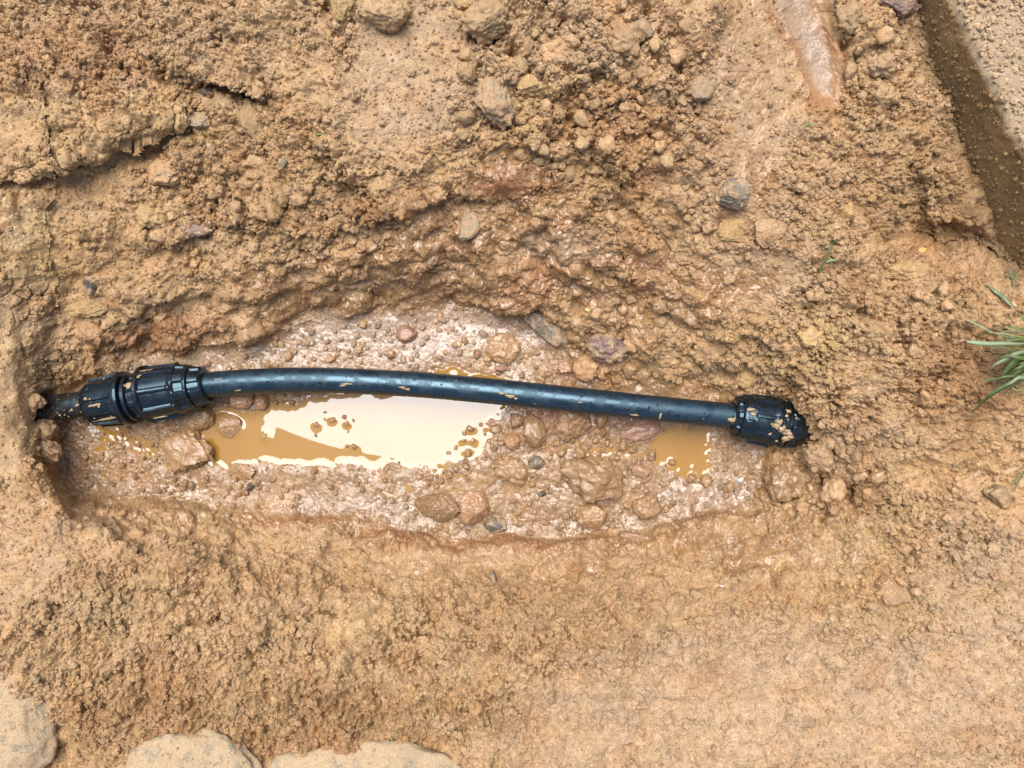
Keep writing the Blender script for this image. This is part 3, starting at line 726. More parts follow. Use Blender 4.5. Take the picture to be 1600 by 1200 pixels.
STY = {'clod': dict(planes=4, lump=.26, fine=.09, crumbly=.2), 'angular': dict(planes=10, lump=.2, fine=.09, crumbly=.06),
       'round': dict(planes=3, lump=.2, fine=.07, crumbly=.08), 'lumpy': dict(planes=0, lump=.3, fine=.05, crumbly=.24), 'slab': dict(planes=9, lump=.12, fine=.05, flat_top=.62)}
S = 'stone'; K = 'clod'
rocks = [
 # name, label, category, u, v, w, h, rot, material, style, hz, sink
 ('stone', 'angular dark grey stone on the bare slope above the right coupling', S, 1142, 302, 66, 52, -14, 'stone_grey', 'angular', .8, .25),
 ('stone', 'pale greenish grey stone below the dark hollow at upper left', S, 306, 190, 46, 36, 8, 'stone_green', 'angular', .9, .3),
 ('stone', 'dark shiny stone inside the hollow at upper left', S, 322, 144, 27, 24, 0, 'stone_dark', 'angular', .9, .3),
 ('soil_clod', 'small round tan clod beside the pale greenish stone', K, 332, 167, 24, 22, 0, 'clod_dry', 'round', .9, .25),
 ('pebble', 'smooth dark grey pebble on the upper left slope', 'pebble', 442, 254, 15, 19, 10, 'stone_grey', 'round', .9, .3),
 ('stone', 'greenish grey stone among the clods near the top edge', S, 1006, 46, 38, 30, 10, 'stone_green', 'angular', .8, .35),
 ('stone', 'small pale rounded stone with a grey face beside a dark crack', S, 1096, 140, 36, 40, 12, 'stone_greyclod', 'round', .9, .3),
 ('soil_clod', 'largest round tan clod at the middle of the top edge', K, 760, 32, 74, 62, 10, 'clod_dry', 'clod', .85, .25),
 ('soil_clod', 'broad pale clod cut by the top edge of the picture', K, 606, 14, 70, 58, 5, 'clod_dry', 'clod', .8, .3),
 ('soil_clod', 'tall olive tan clod at the top edge beside the broad pale one', K, 538, 16, 52, 62, -8, 'clod_olive', 'clod', .8, .3),
 ('soil_clod', 'long greyish clod hanging above the hollow in the top clods', K, 776, 162, 62, 76, -12, 'stone_greyclod', 'clod', .9, .25),
 ('soil_clod', 'olive brown clod right of the long greyish clod', K, 830, 136, 48, 42, 10, 'clod_olive', 'clod', .9, .3),
 ('soil_clod', 'small crumbly clod between two black holes near the top', K, 812, 104, 26, 30, 0, 'clod_dry', 'lumpy', .9, .3),
 ('soil_clod', 'round crumbly clod left of the black holes near the top', K, 728, 112, 30, 32, 0, 'clod_dry', 'lumpy', .9, .3),
 ('soil_clod', 'small round clod touching the largest top edge clod', K, 719, 24, 15, 15, 0, 'clod_mid', 'round', .9, .25),
 ('soil_clod', 'flat olive clod left of the largest top edge clod', K, 722, 6, 30, 22, 10, 'clod_olive', 'clod', .8, .3),
 ('soil_clod', 'wet reddish clod under the small grey stone patch at top', K, 868, 82, 52, 36, -8, 'clod_mid', 'lumpy', .8, .35),
 ('soil_clod', 'pale wet lumpy clod with reddish foot near the top', K, 972, 62, 66, 62, 20, 'clod_mid', 'lumpy', .7, .4),
 ('stone', 'purple grey stone at the top edge against the slab', S, 1406, 8, 66, 48, -6, 'stone_purple', 'angular', .9, .2),
 ('soil_clod', 'pale grey clod beside the slab under the purple stone', K, 1378, 100, 44, 40, 0, 'stone_greyclod', 'clod', .9, .3),
 ('soil_clod', 'dark tan clod at the foot of the smeared clay streak', K, 1330, 26, 46, 44, 0, 'clod_dry', 'lumpy', .8, .3),
 ('slate_stone', 'dark flat slate stone lying at the foot of the bank', S, 858, 513, 78, 46, 28, 'stone_slate', 'slab', .7, .2),
 ('stone', 'purple brown lumpy stone right of the flat slate', S, 950, 545, 58, 46, 22, 'stone_purple', 'lumpy', .9, .3),
 ('slate_stone', 'grey green slate splinter in the wet bank', S, 735, 352, 30, 52, 32, 'stone_green', 'slab', .7, .35),
 ('soil_clod', 'large wet clod in the orange shallow by the left coupling', K, 290, 706, 84, 66, 26, 'clod_wet', 'clod', .55, .35),
 ('stone', 'muddy stone touching the left coupling at the puddle', S, 309, 655, 50, 40, -18, 'clod_wet', 'round', .7, .3),
 ('stone', 'muddy oval stone standing in the left end of the puddle', S, 356, 664, 46, 34, 28, 'clod_wet', 'angular', .7, .3),
 ('pebble', 'small grey pointed stone sticking out of the white puddle', 'pebble', 415, 682, 13, 18, 15, 'stone_grey', 'angular', 1.1, .35),
 ('soil_clod', 'reddish wet clod under the pipe beside the left coupling', K, 374, 624, 46, 28, 0, 'clod_red', 'round', .9, .3),
 ('soil_clod', 'small wet clod under the pipe right of the reddish one', K, 410, 628, 26, 24, 0, 'clod_red', 'round', .9, .3),
 ('soil_clod', 'flat wet clod at the lower left rim of the puddle', K, 380, 736, 46, 24, 12, 'clod_wet', 'clod', .6, .35),
 ('pebble', 'dark grey pebble in the mud below the puddle rim', 'pebble', 391, 762, 14, 15, 20, 'stone_dark', 'angular', .9, .3),
 ('soil_clod', 'brown wet block of clay below the puddle, leftmost of two', K, 680, 791, 70, 48, 6, 'clod_wet', 'angular', .85, .25),
 ('stone', 'reddish grey block beside the brown wet block of clay', S, 742, 794, 62, 50, -4, 'clod_red', 'angular', .8, .25),
 ('soil_clod', 'small dark clod under the reddish grey block', K, 778, 820, 44, 26, 18, 'stone_slate', 'angular', .7, .3),
 ('soil_clod', 'largest wet clod standing in the mud right of the puddle', K, 925, 748, 88, 64, 16, 'clod_wet', 'lumpy', .8, .3),
 ('soil_clod', 'wet angular clod below the largest clod in the mud', K, 926, 806, 50, 42, 0, 'clod_wet', 'angular', .85, .25),
 ('stone', 'round muddy stone hanging just under the pipe', S, 896, 664, 54, 50, 0, 'clod_wet', 'clod', .8, .3),
 ('stone', 'small brown stone under the pipe beside the round muddy one', S, 941, 658, 24, 28, 10, 'clod_wet', 'angular', .9, .3),
 ('stone', 'flat reddish stone half sunk in mud under the pipe', S, 1000, 664, 66, 44, -20, 'stone_red', 'round', .35, .4),
 ('stone', 'brown stone with a grey rim right of the largest wet clod', S, 1004, 736, 36, 24, 10, 'clod_red', 'angular', .8, .35),
 ('soil_clod', 'wet clod just right of the white puddle, upper one', K, 806, 658, 24, 26, 0, 'clod_red', 'round', .9, .3),
 ('soil_clod', 'wet clod just right of the white puddle, lower one', K, 800, 690, 24, 28, 10, 'clod_red', 'round', .9, .3),
 ('soil_clod', 'wet block of clay reaching under the pipe right of the puddle', K, 838, 672, 38, 58, -6, 'clod_wet', 'angular', .7, .3),
 ('soil_clod', 'wet ridge of clay between the puddle and the largest clod', K, 800, 735, 52, 40, 30, 'clod_wet', 'lumpy', .7, .35),
 ('pebble', 'greenish pebble in the mud left of the largest wet clod', 'pebble', 838, 722, 26, 20, 0, 'stone_slate', 'round', .8, .35),
 ('pebble', 'small dark grey pebble in mud below the largest wet clod', 'pebble', 846, 771, 14, 10, 0, 'stone_dark', 'round', .9, .35),
 ('clay_roll', 'thin curved roll of wet clay at the lower pit edge', K, 1000, 842, 56, 13, 14, 'clod_red', 'round', .9, .3),
 ('soil_clod', 'crumbly wet clod in the mud near the lower pit edge', K, 1010, 792, 40, 36, 0, 'clod_wet', 'lumpy', .8, .35),
 ('shard', 'glossy black shard stuck in the bank below the pit', 'shard', 770, 905, 15, 26, 5, 'stone_dark', 'angular', 1.0, .3),
 ('stone', 'dark shadowed stone in the left bank of the pit', S, 142, 442, 28, 34, 10, 'stone_dark', 'angular', .8, .4),
 ('soil_clod', 'long flat ochre clod on the left bank above the coupling', K, 148, 480, 78, 30, -6, 'clod_olive', 'clod', .7, .35),
 ('soil_clod', 'yellow brown clod on the left bank higher up', K, 236, 338, 54, 44, 10, 'clod_olive', 'clod', .7, .35),
 ('soil_clod', 'rounded brown clod beneath the upper left overhang', K, 258, 268, 58, 44, -8, 'clod_mid', 'clod', .75, .35),
 ('soil_clod', 'tan clod left of the dark grey pebble', K, 400, 256, 34, 26, 0, 'clod_dry', 'clod', .8, .3),
 ('soil_clod', 'upright pinkish tan clod right of the upper left hollow', K, 394, 190, 40, 62, -8, 'clod_dry', 'clod', .6, .4),
 ('stone', 'rough slaty piece in the left bank halfway up', S, 305, 360, 54, 26, 4, 'stone_purple', 'angular', .6, .4),
 ('stone', 'red brown stone just above the puddle film', S, 634, 522, 30, 26, 0, 'stone_red', 'round', .9, .35),
 ('pebble', 'small reddish pebble above the pipe near the middle', 'pebble', 745, 553, 16, 14, 0, 'stone_red', 'round', .9, .35),
 ('pebble', 'dark red pebble touching the top of the pipe', 'pebble', 782, 577, 18, 13, 0, 'stone_red', 'round', .9, .3),
 ('soil_clod', 'wet clod lying in the mud film above the pipe', K, 786, 545, 48, 50, 0, 'clod_wet', 'lumpy', .5, .4),
 ('soil_clod', 'pinkish angular clod beside the mud above the pipe', K, 884, 574, 36, 26, 15, 'clod_red', 'angular', .8, .3),
 ('soil_clod', 'crumbly brown clod above the pipe next to the pinkish one', K, 915, 576, 40, 36, 0, 'clod_mid', 'lumpy', .8, .3),
 ('soil_clod', 'small angular clod on the slope above the right pipe end', K, 1050, 566, 26, 18, -10, 'clod_dry', 'angular', .8, .3),
 ('soil_clod', 'yellowish crumbly clod above the right coupling', K, 1166, 590, 32, 30, 0, 'clod_olive', 'lumpy', .8, .35),
 ('soil_clod', 'olive mossy clod in the bank above the right coupling', K, 1268, 526, 38, 34, 0, 'clod_olive', 'lumpy', .7, .4),
 ('soil_clod', 'wet lumpy clod below the right coupling, leftmost', K, 1228, 752, 58, 62, 0, 'clod_wet', 'lumpy', .8, .35),
 ('soil_clod', 'crumbly clod below the right coupling beside a dark gap', K, 1302, 766, 36, 42, 20, 'clod_mid', 'lumpy', .95, .25),
 ('soil_clod', 'brown clod directly under the tip of the right coupling', K, 1280, 715, 50, 44, 30, 'clod_mid', 'lumpy', .8, .3),
 ('soil_clod', 'ochre clod on the right slope below the dark hollow', K, 1412, 424, 72, 44, -5, 'clod_olive', 'clod', .7, .35),
 ('pebble', 'small yellow pebble beside the ochre clod on the right', 'pebble', 1441, 393, 15, 12, 0, 'grain_yellow', 'round', .9, .3),
 ('soil_clod', 'square brown clod on the slope below the angular grey stone', K, 1200, 358, 56, 52, 10, 'clod_mid', 'angular', .55, .4),
 ('soil_clod', 'smooth wet ochre clod just under the angular grey stone', K, 1150, 360, 60, 42, -10, 'clod_olive', 'round', .5, .42),
 ('soil_clod', 'small block of clay right of the square brown clod', K, 1326, 332, 28, 34, 10, 'clod_olive', 'angular', .9, .3),
 ('soil_clod', 'smooth tan clod near the right edge below the grass', K, 1562, 776, 40, 36, 0, 'clod_dry', 'clod', .8, .3),
 ('soil_clod', 'brown clod near the right edge beside the smooth tan one', K, 1508, 764, 44, 40, 0, 'clod_mid', 'lumpy', .8, .35),
 ('soil_clod', 'flat tilted clod on the lower right slope', K, 1392, 924, 62, 46, 20, 'clod_mid', 'angular', .6, .35),
 ('stone', 'pinkish crumb of stone on the lower left loose soil', S, 682, 1130, 22, 20, 0, 'stone_greyclod', 'angular', .8, .35),
 ('pebble', 'greenish pebble with a white glint on the lower slope', 'pebble', 1089, 928, 20, 16, 0, 'stone_green', 'round', .8, .4),
 ('stone', 'white chip of stone in the mud below the right coupling', S, 1157, 750, 13, 9, 0, 'grain_white', 'angular', .8, .3),
 ('stone', 'white chip of stone beside the greenish pebble', S, 1128, 914, 10, 9, 0, 'grain_white', 'angular', .8, .3),
 ('pebble', 'yellow chip of stone right of the flat slate', 'pebble', 919, 485, 12, 9, 0, 'grain_yellow', 'angular', .8, .3),
 ('pebble', 'small yellow pebble in the mud film above the pipe', 'pebble', 717, 537, 10, 9, 0, 'grain_yellow', 'round', .8, .3),
 ('soil_clod', 'crumbly wet clod at the mouth of the left bank below the pipe end', K, 66, 672, 40, 36, 0, 'clod_mid', 'lumpy', .9, .3),
 ('soil_clod', 'small clod where the left pipe end enters the bank', K, 52, 628, 30, 26, 0, 'clod_mid', 'lumpy', .9, .3),
 ('soil_clod', 'wet smooth clod in the left corner of the pit', K, 72, 706, 44, 34, 15, 'clod_wet', 'lumpy', .8, .35),
 ('boulder', 'large pale flat boulder at the lower left corner', 'boulder', 4, 1132, 168, 196, 0, 'stone_pale', 'slab', .5, .46),
 ('boulder', 'pale flat boulder at the bottom edge, leftmost of two', 'boulder', 300, 1228, 216, 176, 4, 'stone_pale', 'slab', .42, .48),
 ('boulder', 'longest pale flat boulder at the bottom edge, right of the other', 'boulder', 560, 1240, 330, 164, -3, 'stone_pale', 'slab', .40, .48),
]
for i, (nm, lab, cat, u, v, w, h, rot, mat, sty, hz, sink) in enumerate(rocks):
    kw = dict(STY[sty]); 
    if nm == 'boulder': kw = dict(planes=0, lump=.12, fine=.035, crumbly=.03, flat_top=.74)
    sub = 5 if w >= 44 else (4 if w > 18 else 3)
    me = rock_mesh(nm, 11 + i * 7, sub=sub, **kw)
    o = link(nm, me, MATS[mat])
    inpond = mat in ('clod_wet', 'clod_red') and 600 < v < 830
    place(o, u, v, w * 1.06, h * 1.06, rot, hz, sink + (0.0 if inpond else .07), (random.uniform(-8, 8), random.uniform(-8, 8)) if nm != 'boulder' else (0, 0), zmin=-0.004 if inpond else None)
    tag(o, lab, cat)
    if 100 < u < 1200 and 480 < v < 860: POND.append((u, v, w * .47, h * .47, rot))

# loose clods nobody can tell apart, zone by zone: shared meshes
protos = {m_: [rock_mesh('soil_clod', 500 + 13 * j + 97 * q, sub=3, planes=(3, 6, 2)[j % 3], lump=.36, fine=.12, crumbly=(.22, .12, .3)[j % 3]) for j in range(5)]
          for q, m_ in enumerate(('clod_dry', 'clod_mid', 'clod_wet'))}
for m_, l_ in protos.items():
    for me in l_: me.materials.append(MATS[m_])
zones = [
 # label, group, polygon, count, size range, material weights
 ('small loose tan clod among the heaped clods along the top edge', 'clods heaped along the top edge', [(690, 10), (1080, 5), (1060, 250), (900, 290), (720, 210)], 56, (14, 34), ('clod_dry', 'clod_dry', 'clod_mid')),
 ('small tan clod between the smeared streak and the slab', 'clods beside the slab', [(1320, 5), (1400, 50), (1440, 140), (1400, 180), (1330, 140)], 18, (14, 30), ('clod_dry', 'clod_mid')),
 ('small brown clod on the bank above the pit, left half', 'clods on the upper left bank', [(300, 210), (560, 250), (540, 400), (240, 420), (180, 300)], 30, (13, 28), ('clod_mid', 'clod_dry', 'clod_mid')),
 ('small damp clod on the bank above the right end of the pipe', 'clods on the bank above the right pipe end', [(930, 300), (1120, 330), (1180, 590), (960, 590), (900, 460)], 36, (13, 30), ('clod_mid', 'clod_wet', 'clod_mid')),
 ('small brown crumbly clod around the buried end of the right coupling', 'clods round the buried coupling', [(1210, 690), (1300, 690), (1380, 740), (1330, 800), (1210, 800)], 18, (14, 30), ('clod_mid', 'clod_wet')),
 ('small wet clod lying in the mud of the pit floor', 'clods in the mud of the pit floor', [(780, 640), (1000, 690), (1160, 770), (960, 840), (640, 800), (760, 720)], 30, (11, 24), ('clod_wet',)),
 ('little wet lump in the grey mud film above the pipe', 'lumps in the mud film above the pipe', [(330, 540), (600, 495), (840, 495), (860, 580), (600, 560), (360, 572)], 24, (9, 17), ('clod_wet', 'clod_mid')),
 ('tiny lump poking out of the white puddle', 'lumps poking out of the puddle', [(480, 640), (560, 650), (555, 706), (490, 706)], 11, (6, 12), ('clod_wet',)),
 ('small wet lump at the right rim of the puddle', 'lumps at the puddle rim', [(700, 690), (770, 640), (800, 650), (770, 740), (690, 750)], 16, (8, 18), ('clod_wet',)),
 ('small tan clod on the right hand slope below the dark hollow', 'clods on the right slope', [(1230, 380), (1480, 440), (1500, 640), (1400, 720), (1290, 560)], 24, (13, 26), ('clod_dry', 'clod_mid')),
 ('small pale clod on the lower right ground', 'clods on the lower right ground', [(1300, 860), (1560, 840), (1580, 960), (1330, 980)], 14, (12, 26), ('clod_mid', 'clod_dry')),
]


def in_poly(u, v, P):
    c = False; n = len(P)
    for i in range(n):
        a, b = P[i], P[(i + 1) % n]
        if (a[1] > v) != (b[1] > v) and u < (b[0] - a[0]) * (v - a[1]) / (b[1] - a[1]) + a[0]: c = not c
    return c


taken = [(r[3], r[4], max(r[5], r[6]) * .5) for r in rocks]
rr = random.Random(99)
LOOSE = []
PIPE_PX = [(100, 632), (330, 600), (400, 595), (500, 594), (640, 600), (760, 611), (900, 626), (1050, 641), (1150, 650), (1270, 676)]
for lab, grp, P, cnt, (s0, s1), mts in zones:
    us = [p_[0] for p_ in P]; vs = [p_[1] for p_ in P]; made = 0
    for _ in range(cnt * 30):
        if made >= cnt: break
        u = rr.uniform(min(us), max(us)); v = rr.uniform(min(vs), max(vs))
        if not in_poly(u, v, P): continue
        s = s0 + (s1 - s0) * rr.random() ** 1.8
        if any((u - a) ** 2 + (v - b) ** 2 < (c * .8 + s * .42) ** 2 for a, b, c in taken): continue
        py = np.interp(u, [q[0] for q in PIPE_PX], [q[1] for q in PIPE_PX])
        if 90 < u < 1290 and abs(v - py) < (46 if (u < 340 or u > 1130) else 16) + s * .5: continue
        taken.append((u, v, s * .5)); made += 1
        mt = rr.choice(mts)
        o = link('soil_clod', rr.choice(protos[mt])); LOOSE.append((o, u, v, mt))
        place(o, u, v, s, s * rr.uniform(.7, 1.0), rr.uniform(0, 360), zmin=-.0005 if 100 < u < 1190 and 500 < v < 850 else None, hz=rr.uniform(.7, 1.0), sink=rr.uniform(.28, .45), tilt=(rr.uniform(-25, 25), rr.uniform(-25, 25)))
        tag(o, lab, K, grp)
        if 100 < u < 1200 and 480 < v < 860 and s > 9: POND.append((u, v, s * .36, s * .33, 0))

# every loose clod is told apart by the landmark it lies next to
LM = [(306, 190, 'the pale greenish stone at upper left'), (442, 254, 'the smooth grey pebble at upper left'), (1006, 46, 'the greenish stone near the top edge'), (760, 32, 'the largest round top edge clod'),
      (776, 162, 'the long greyish clod'), (830, 136, 'the olive brown top clod'), (972, 62, 'the pale lumpy clod near the top'), (1096, 140, 'the pale stone beside the dark crack'), (1406, 8, 'the purple grey stone'),
      (1378, 100, 'the pale grey clod beside the slab'), (1142, 302, 'the angular dark grey stone'), (1200, 358, 'the square brown clod'), (1290, 405, 'the green grass sprig'), (1412, 424, 'the ochre clod on the right slope'),
      (950, 545, 'the purple brown stone'), (858, 513, 'the flat slate stone'), (735, 352, 'the slate splinter in the bank'), (634, 522, 'the red brown stone in the film'), (786, 545, 'the wet clod above the pipe'),
      (925, 748, 'the largest wet clod in the mud'), (926, 806, 'the wet angular clod in the mud'), (742, 794, 'the reddish grey block'), (680, 791, 'the brown wet clay block'), (896, 664, 'the round muddy stone under the pipe'),
      (1010, 792, 'the crumbly wet clod in the mud'), (1228, 752, 'the wet lumpy clod by the coupling'), (1302, 766, 'the crumbly clod by the dark gap'), (1392, 924, 'the flat tilted clod at lower right'),
      (1562, 776, 'the smooth tan clod by the right edge'), (236, 338, 'the yellow brown clod on the left'), (258, 268, 'the clod beneath the left overhang'), (305, 360, 'the slaty piece in the left bank'),
      (1268, 526, 'the olive mossy clod'), (1166, 590, 'the yellowish clod above the right coupling'), (1330, 26, 'the dark tan clod by the clay streak'), (500, 594, 'the left half of the pipe'), (560, 680, 'the middle of the white puddle'), (770, 690, 'the right rim of the white puddle'), (1450, 460, 'the lilac petal')]
ORD = ['closest', 'second closest', 'third closest', 'fourth closest', 'fifth closest', 'sixth closest', 'seventh closest', 'eighth closest', 'ninth closest', 'tenth closest', 'eleventh closest', 'twelfth closest', 'thirteenth closest']
CN = {'clod_dry': 'tan', 'clod_mid': 'brown', 'clod_wet': 'wet brown'}
fam = {}
for o, u, v, mt in LOOSE:
    d, a, b, ph = min((math.hypot(u - a, v - b), a, b, ph) for a, b, ph in LM)
    side = ('right of' if u > a else 'left of') if abs(u - a) > abs(v - b) else ('below' if v > b else 'above')
    fam.setdefault((CN[mt], side, ph), []).append((d, o))
for (cn, side, ph), l_ in fam.items():
    for q, (d, o) in enumerate(sorted(l_, key=lambda t: t[0])):
        o['label'] = f'small loose {cn} clod, {ORD[min(q, 12)]} {side} {ph}'

# ------------------------------------------------------------------ muddy water lying on the pit floor, creeping up every grain
wu = np.arange(110, 1200, 1.1); wv = np.arange(478, 850, 1.1)
AU, AV = np.meshgrid(wu, wv)
fi = np.clip((AV - vd[0]) / STEP, 0, len(vd) - 2) + NF; fj = np.clip((AU - ud[0]) / STEP, 0, len(ud) - 2) + NF
ii = fi.astype(int); jj = fj.astype(int); fi = fi - ii; fj = fj - jj
tzw = 1000 * ((ZT[ii, jj] * (1 - fj) + ZT[ii, jj + 1] * fj) * (1 - fi) + (ZT[ii + 1, jj] * (1 - fj) + ZT[ii + 1, jj + 1] * fj) * fi)
land = tzw > 0.0
for (u, v, a, b, rot) in POND:
    th = math.radians(rot)
    x = (AU - u) * math.cos(th) + (AV - v) * math.sin(th); y = -(AU - u) * math.sin(th) + (AV - v) * math.cos(th)
    land |= (x / a) ** 2 + (y / b) ** 2 < 1
dist = np.where(land, 0.0, 99.0)
for _ in range(12):
    p_ = np.pad(dist, 1, mode='edge')
    for dx, dy, c in ((0, 1, 1), (2, 1, 1), (1, 0, 1), (1, 2, 1), (0, 0, 1.414), (2, 2, 1.414), (0, 2, 1.414), (2, 0, 1.414)):
        dist = np.minimum(dist, p_[dx:dx + dist.shape[0], dy:dy + dist.shape[1]] + c)
zwat = 0.75 * np.exp(-dist / 2.2)
for _ in range(3):
    p_ = np.pad(zwat, 1, mode='edge'); zwat = (p_[:-2, 1:-1] + p_[2:, 1:-1] + p_[1:-1, :-2] + p_[1:-1, 2:] + 2 * zwat) / 6
fd = sample(floor_d, AU, AV)
keepv = (tzw < 1.7) & (fd < 6)
# only bodies of water big enough to matter
zz = zwat / 1000; kk = (HC - zz) / FPX
cw = np.stack([(AU - 800) * kk, (600 - AV) * kk, zz], -1).reshape(-1, 3)
F = grid_faces(len(wv), len(wu))
F = F[keepv.reshape(-1)[F].any(1)]
used, inv = np.unique(F, return_inverse=True)
me = np_mesh('puddle_water', cw[used], inv.reshape(-1, 4))
tag(link('puddle_water', me, MATS['muddy_water']), 'milky brown puddle on the pit floor reflecting the pale sky', kind='structure')

# ------------------------------------------------------------------ loose crumbs (uncountable): points carrying a faceted grain each
def crumb_group(seed):
    ng = bpy.data.node_groups.new('crumb_scatter', 'GeometryNodeTree')
    ng.interface.new_socket('Geometry', in_out='INPUT', socket_type='NodeSocketGeometry')
    ng.interface.new_socket('Geometry', in_out='OUTPUT', socket_type='NodeSocketGeometry')
    gi = ng.nodes.new('NodeGroupInput'); go = ng.nodes.new('NodeGroupOutput')
    ico = ng.nodes.new('GeometryNodeMeshIcoSphere'); ico.inputs['Radius'].default_value = 1.0; ico.inputs['Subdivisions'].default_value = 3
    nz = ng.nodes.new('ShaderNodeTexNoise'); nz.noise_dimensions = '4D'; nz.inputs['W'].default_value = seed * 3.3; nz.inputs['Scale'].default_value = 1.5; nz.inputs['Detail'].default_value = 3
    sub = ng.nodes.new('ShaderNodeVectorMath'); sub.operation = 'SUBTRACT'; sub.inputs[1].default_value = (.5, .5, .5)
    scl = ng.nodes.new('ShaderNodeVectorMath'); scl.operation = 'SCALE'; scl.inputs['Scale'].default_value = 1.7
    sp = ng.nodes.new('GeometryNodeSetPosition')
    sm = ng.nodes.new('GeometryNodeSetMaterial'); sm.inputs['Material'].default_value = MATS['soil_crumb']
    iop = ng.nodes.new('GeometryNodeInstanceOnPoints')
    a1 = ng.nodes.new('GeometryNodeInputNamedAttribute'); a1.data_type = 'FLOAT_VECTOR'; a1.inputs['Name'].default_value = 'scl'
    a2 = ng.nodes.new('GeometryNodeInputNamedAttribute'); a2.data_type = 'FLOAT_VECTOR'; a2.inputs['Name'].default_value = 'rot'
    L = ng.links.new
    L(nz.outputs['Color'], sub.inputs[0]); L(sub.outputs[0], scl.inputs[0]); L(scl.outputs[0], sp.inputs['Offset'])
    L(ico.outputs['Mesh'], sp.inputs['Geometry']); L(sp.outputs[0], sm.inputs['Geometry'])
    L(gi.outputs[0], iop.inputs['Points']); L(sm.outputs[0], iop.inputs['Instance'])
    L(a2.outputs['Attribute'], iop.inputs['Rotation']); L(a1.outputs['Attribute'], iop.inputs['Scale'])
    L(iop.outputs[0], go.inputs[0])
    return ng


def crumbs(name, label, n, dens, size, seed, sinkf=0.25, power=2.6, given=None):
    r = np.random.default_rng(seed)
    if given is None:
        P, s, t, w = scatter(r, n, dens, size, sinkf, power)
    else:
        P, s, t = given; w = np.zeros(len(s))
    m = len(s)
    t = t.copy(); t[:, :3] *= r.uniform(.92, 1.10, (m, 1)); t[:, :3] *= r.uniform(.98, 1.02, (m, 3))
    scl = s[:, None] * r.uniform(0.7, 1.15, (m, 3)); rot = r.uniform(0, 6.28, (m, 3))
    me = bpy.data.meshes.new(name); me.vertices.add(m); me.vertices.foreach_set('co', P.astype(np.float32).ravel())
    a = me.attributes.new('scl', 'FLOAT_VECTOR', 'POINT'); a.data.foreach_set('vector', scl.astype(np.float32).ravel())
    a = me.attributes.new('rot', 'FLOAT_VECTOR', 'POINT'); a.data.foreach_set('vector', rot.astype(np.float32).ravel())
    a = me.attributes.new('tint', 'FLOAT_COLOR', 'POINT'); a.data.foreach_set('color', t.astype(np.float32).ravel())
    a = me.attributes.new('wet', 'FLOAT', 'POINT'); a.data.foreach_set('value', w.astype(np.float32))
    o = link(name, me, MATS['soil_crumb'])
    md_ = o.modifiers.new('scatter', 'NODES'); md_.node_group = crumb_group(seed)
    return tag(o, label, kind='stuff')


def scatter(r, n, dens, size, sinkf, power):
    u = r.uniform(-40, 1640, n * 4); v = r.uniform(-40, 1240, n * 4)
    d = sample(dens, u, v)
    kp = r.random(n * 4) < d
    u = u[kp][:n]; v = v[kp][:n]; m = len(u)
    i = np.clip(np.round((v - vd[0]) / STEP).astype(int), 0, len(vd) - 1) + NF; j = np.clip(np.round((u - ud[0]) / STEP).astype(int), 0, len(ud) - 1) + NF
    s = (size[0] + (size[1] - size[0]) * r.random(m) ** power) / 1000
    P = co[i, j].copy(); P[:, 2] += s * (0.55 - sinkf + 0.5 * r.random(m) ** 2)
    return P, s, CLR[i, j].copy(), WETN[i, j] * 0.9


nonflat = (1 - flat) * (1 - 0.8 * M_smooth) * sstep(-4, 10, smear)
crumbs('soil_crumbs', 'loose tan soil crumbs strewn over the ground', 42000, np.clip(nonflat * (0.12 + 0.88 * np.maximum(M_crumb, M_clod)) * sstep(-.15, .35, fbm(GU / 34, GV / 34, 955, 3)), 0, 1), (0.8, 4.6), 5, power=3.0)
crumbs('soil_grit', 'fine soil grit scattered over banks and ground', 50000, np.clip((1 - flat) * (0.35 + .5 * M_crumb) * (1 - .5 * M_smooth) * sstep(-4, 10, smear), 0, 1), (0.6, 2.0), 6, power=1.6)
crumbs('mud_grit', 'small muddy grains sticking out of the wet pit floor', 5200, np.clip(flat * sstep(-18, 4, np.minimum(main_d, right_d)), 0, 1), (0.9, 4.6), 8, sinkf=.35, power=3)

# ------------------------------------------------------------------ pipe with two couplings
def frame(a):
    a = a.normalized(); up = Vector((0, 0, 1)); b = (up - a * up.dot(a)).normalized(); return a, b, a.cross(b)


def sweep(name, pts, radii, seg, mat, parent, caps=False):
    n = len(pts); co_ = []
    for i in range(n):
        t = pts[min(i + 1, n - 1)] - pts[max(i - 1, 0)]
        a, b, c = frame(t)
        for s in range(seg):
            th = 2 * math.pi * s / seg
            co_.append(pts[i] + (b * math.cos(th) + c * math.sin(th)) * radii[i])
    f = [(i * seg + s, i * seg + (s + 1) % seg, (i + 1) * seg + (s + 1) % seg, (i + 1) * seg + s) for i in range(n - 1) for s in range(seg)]
    me = np_mesh(name, np.array([tuple(q) for q in co_]), np.array(f))
    return link(name, me, mat, parent)


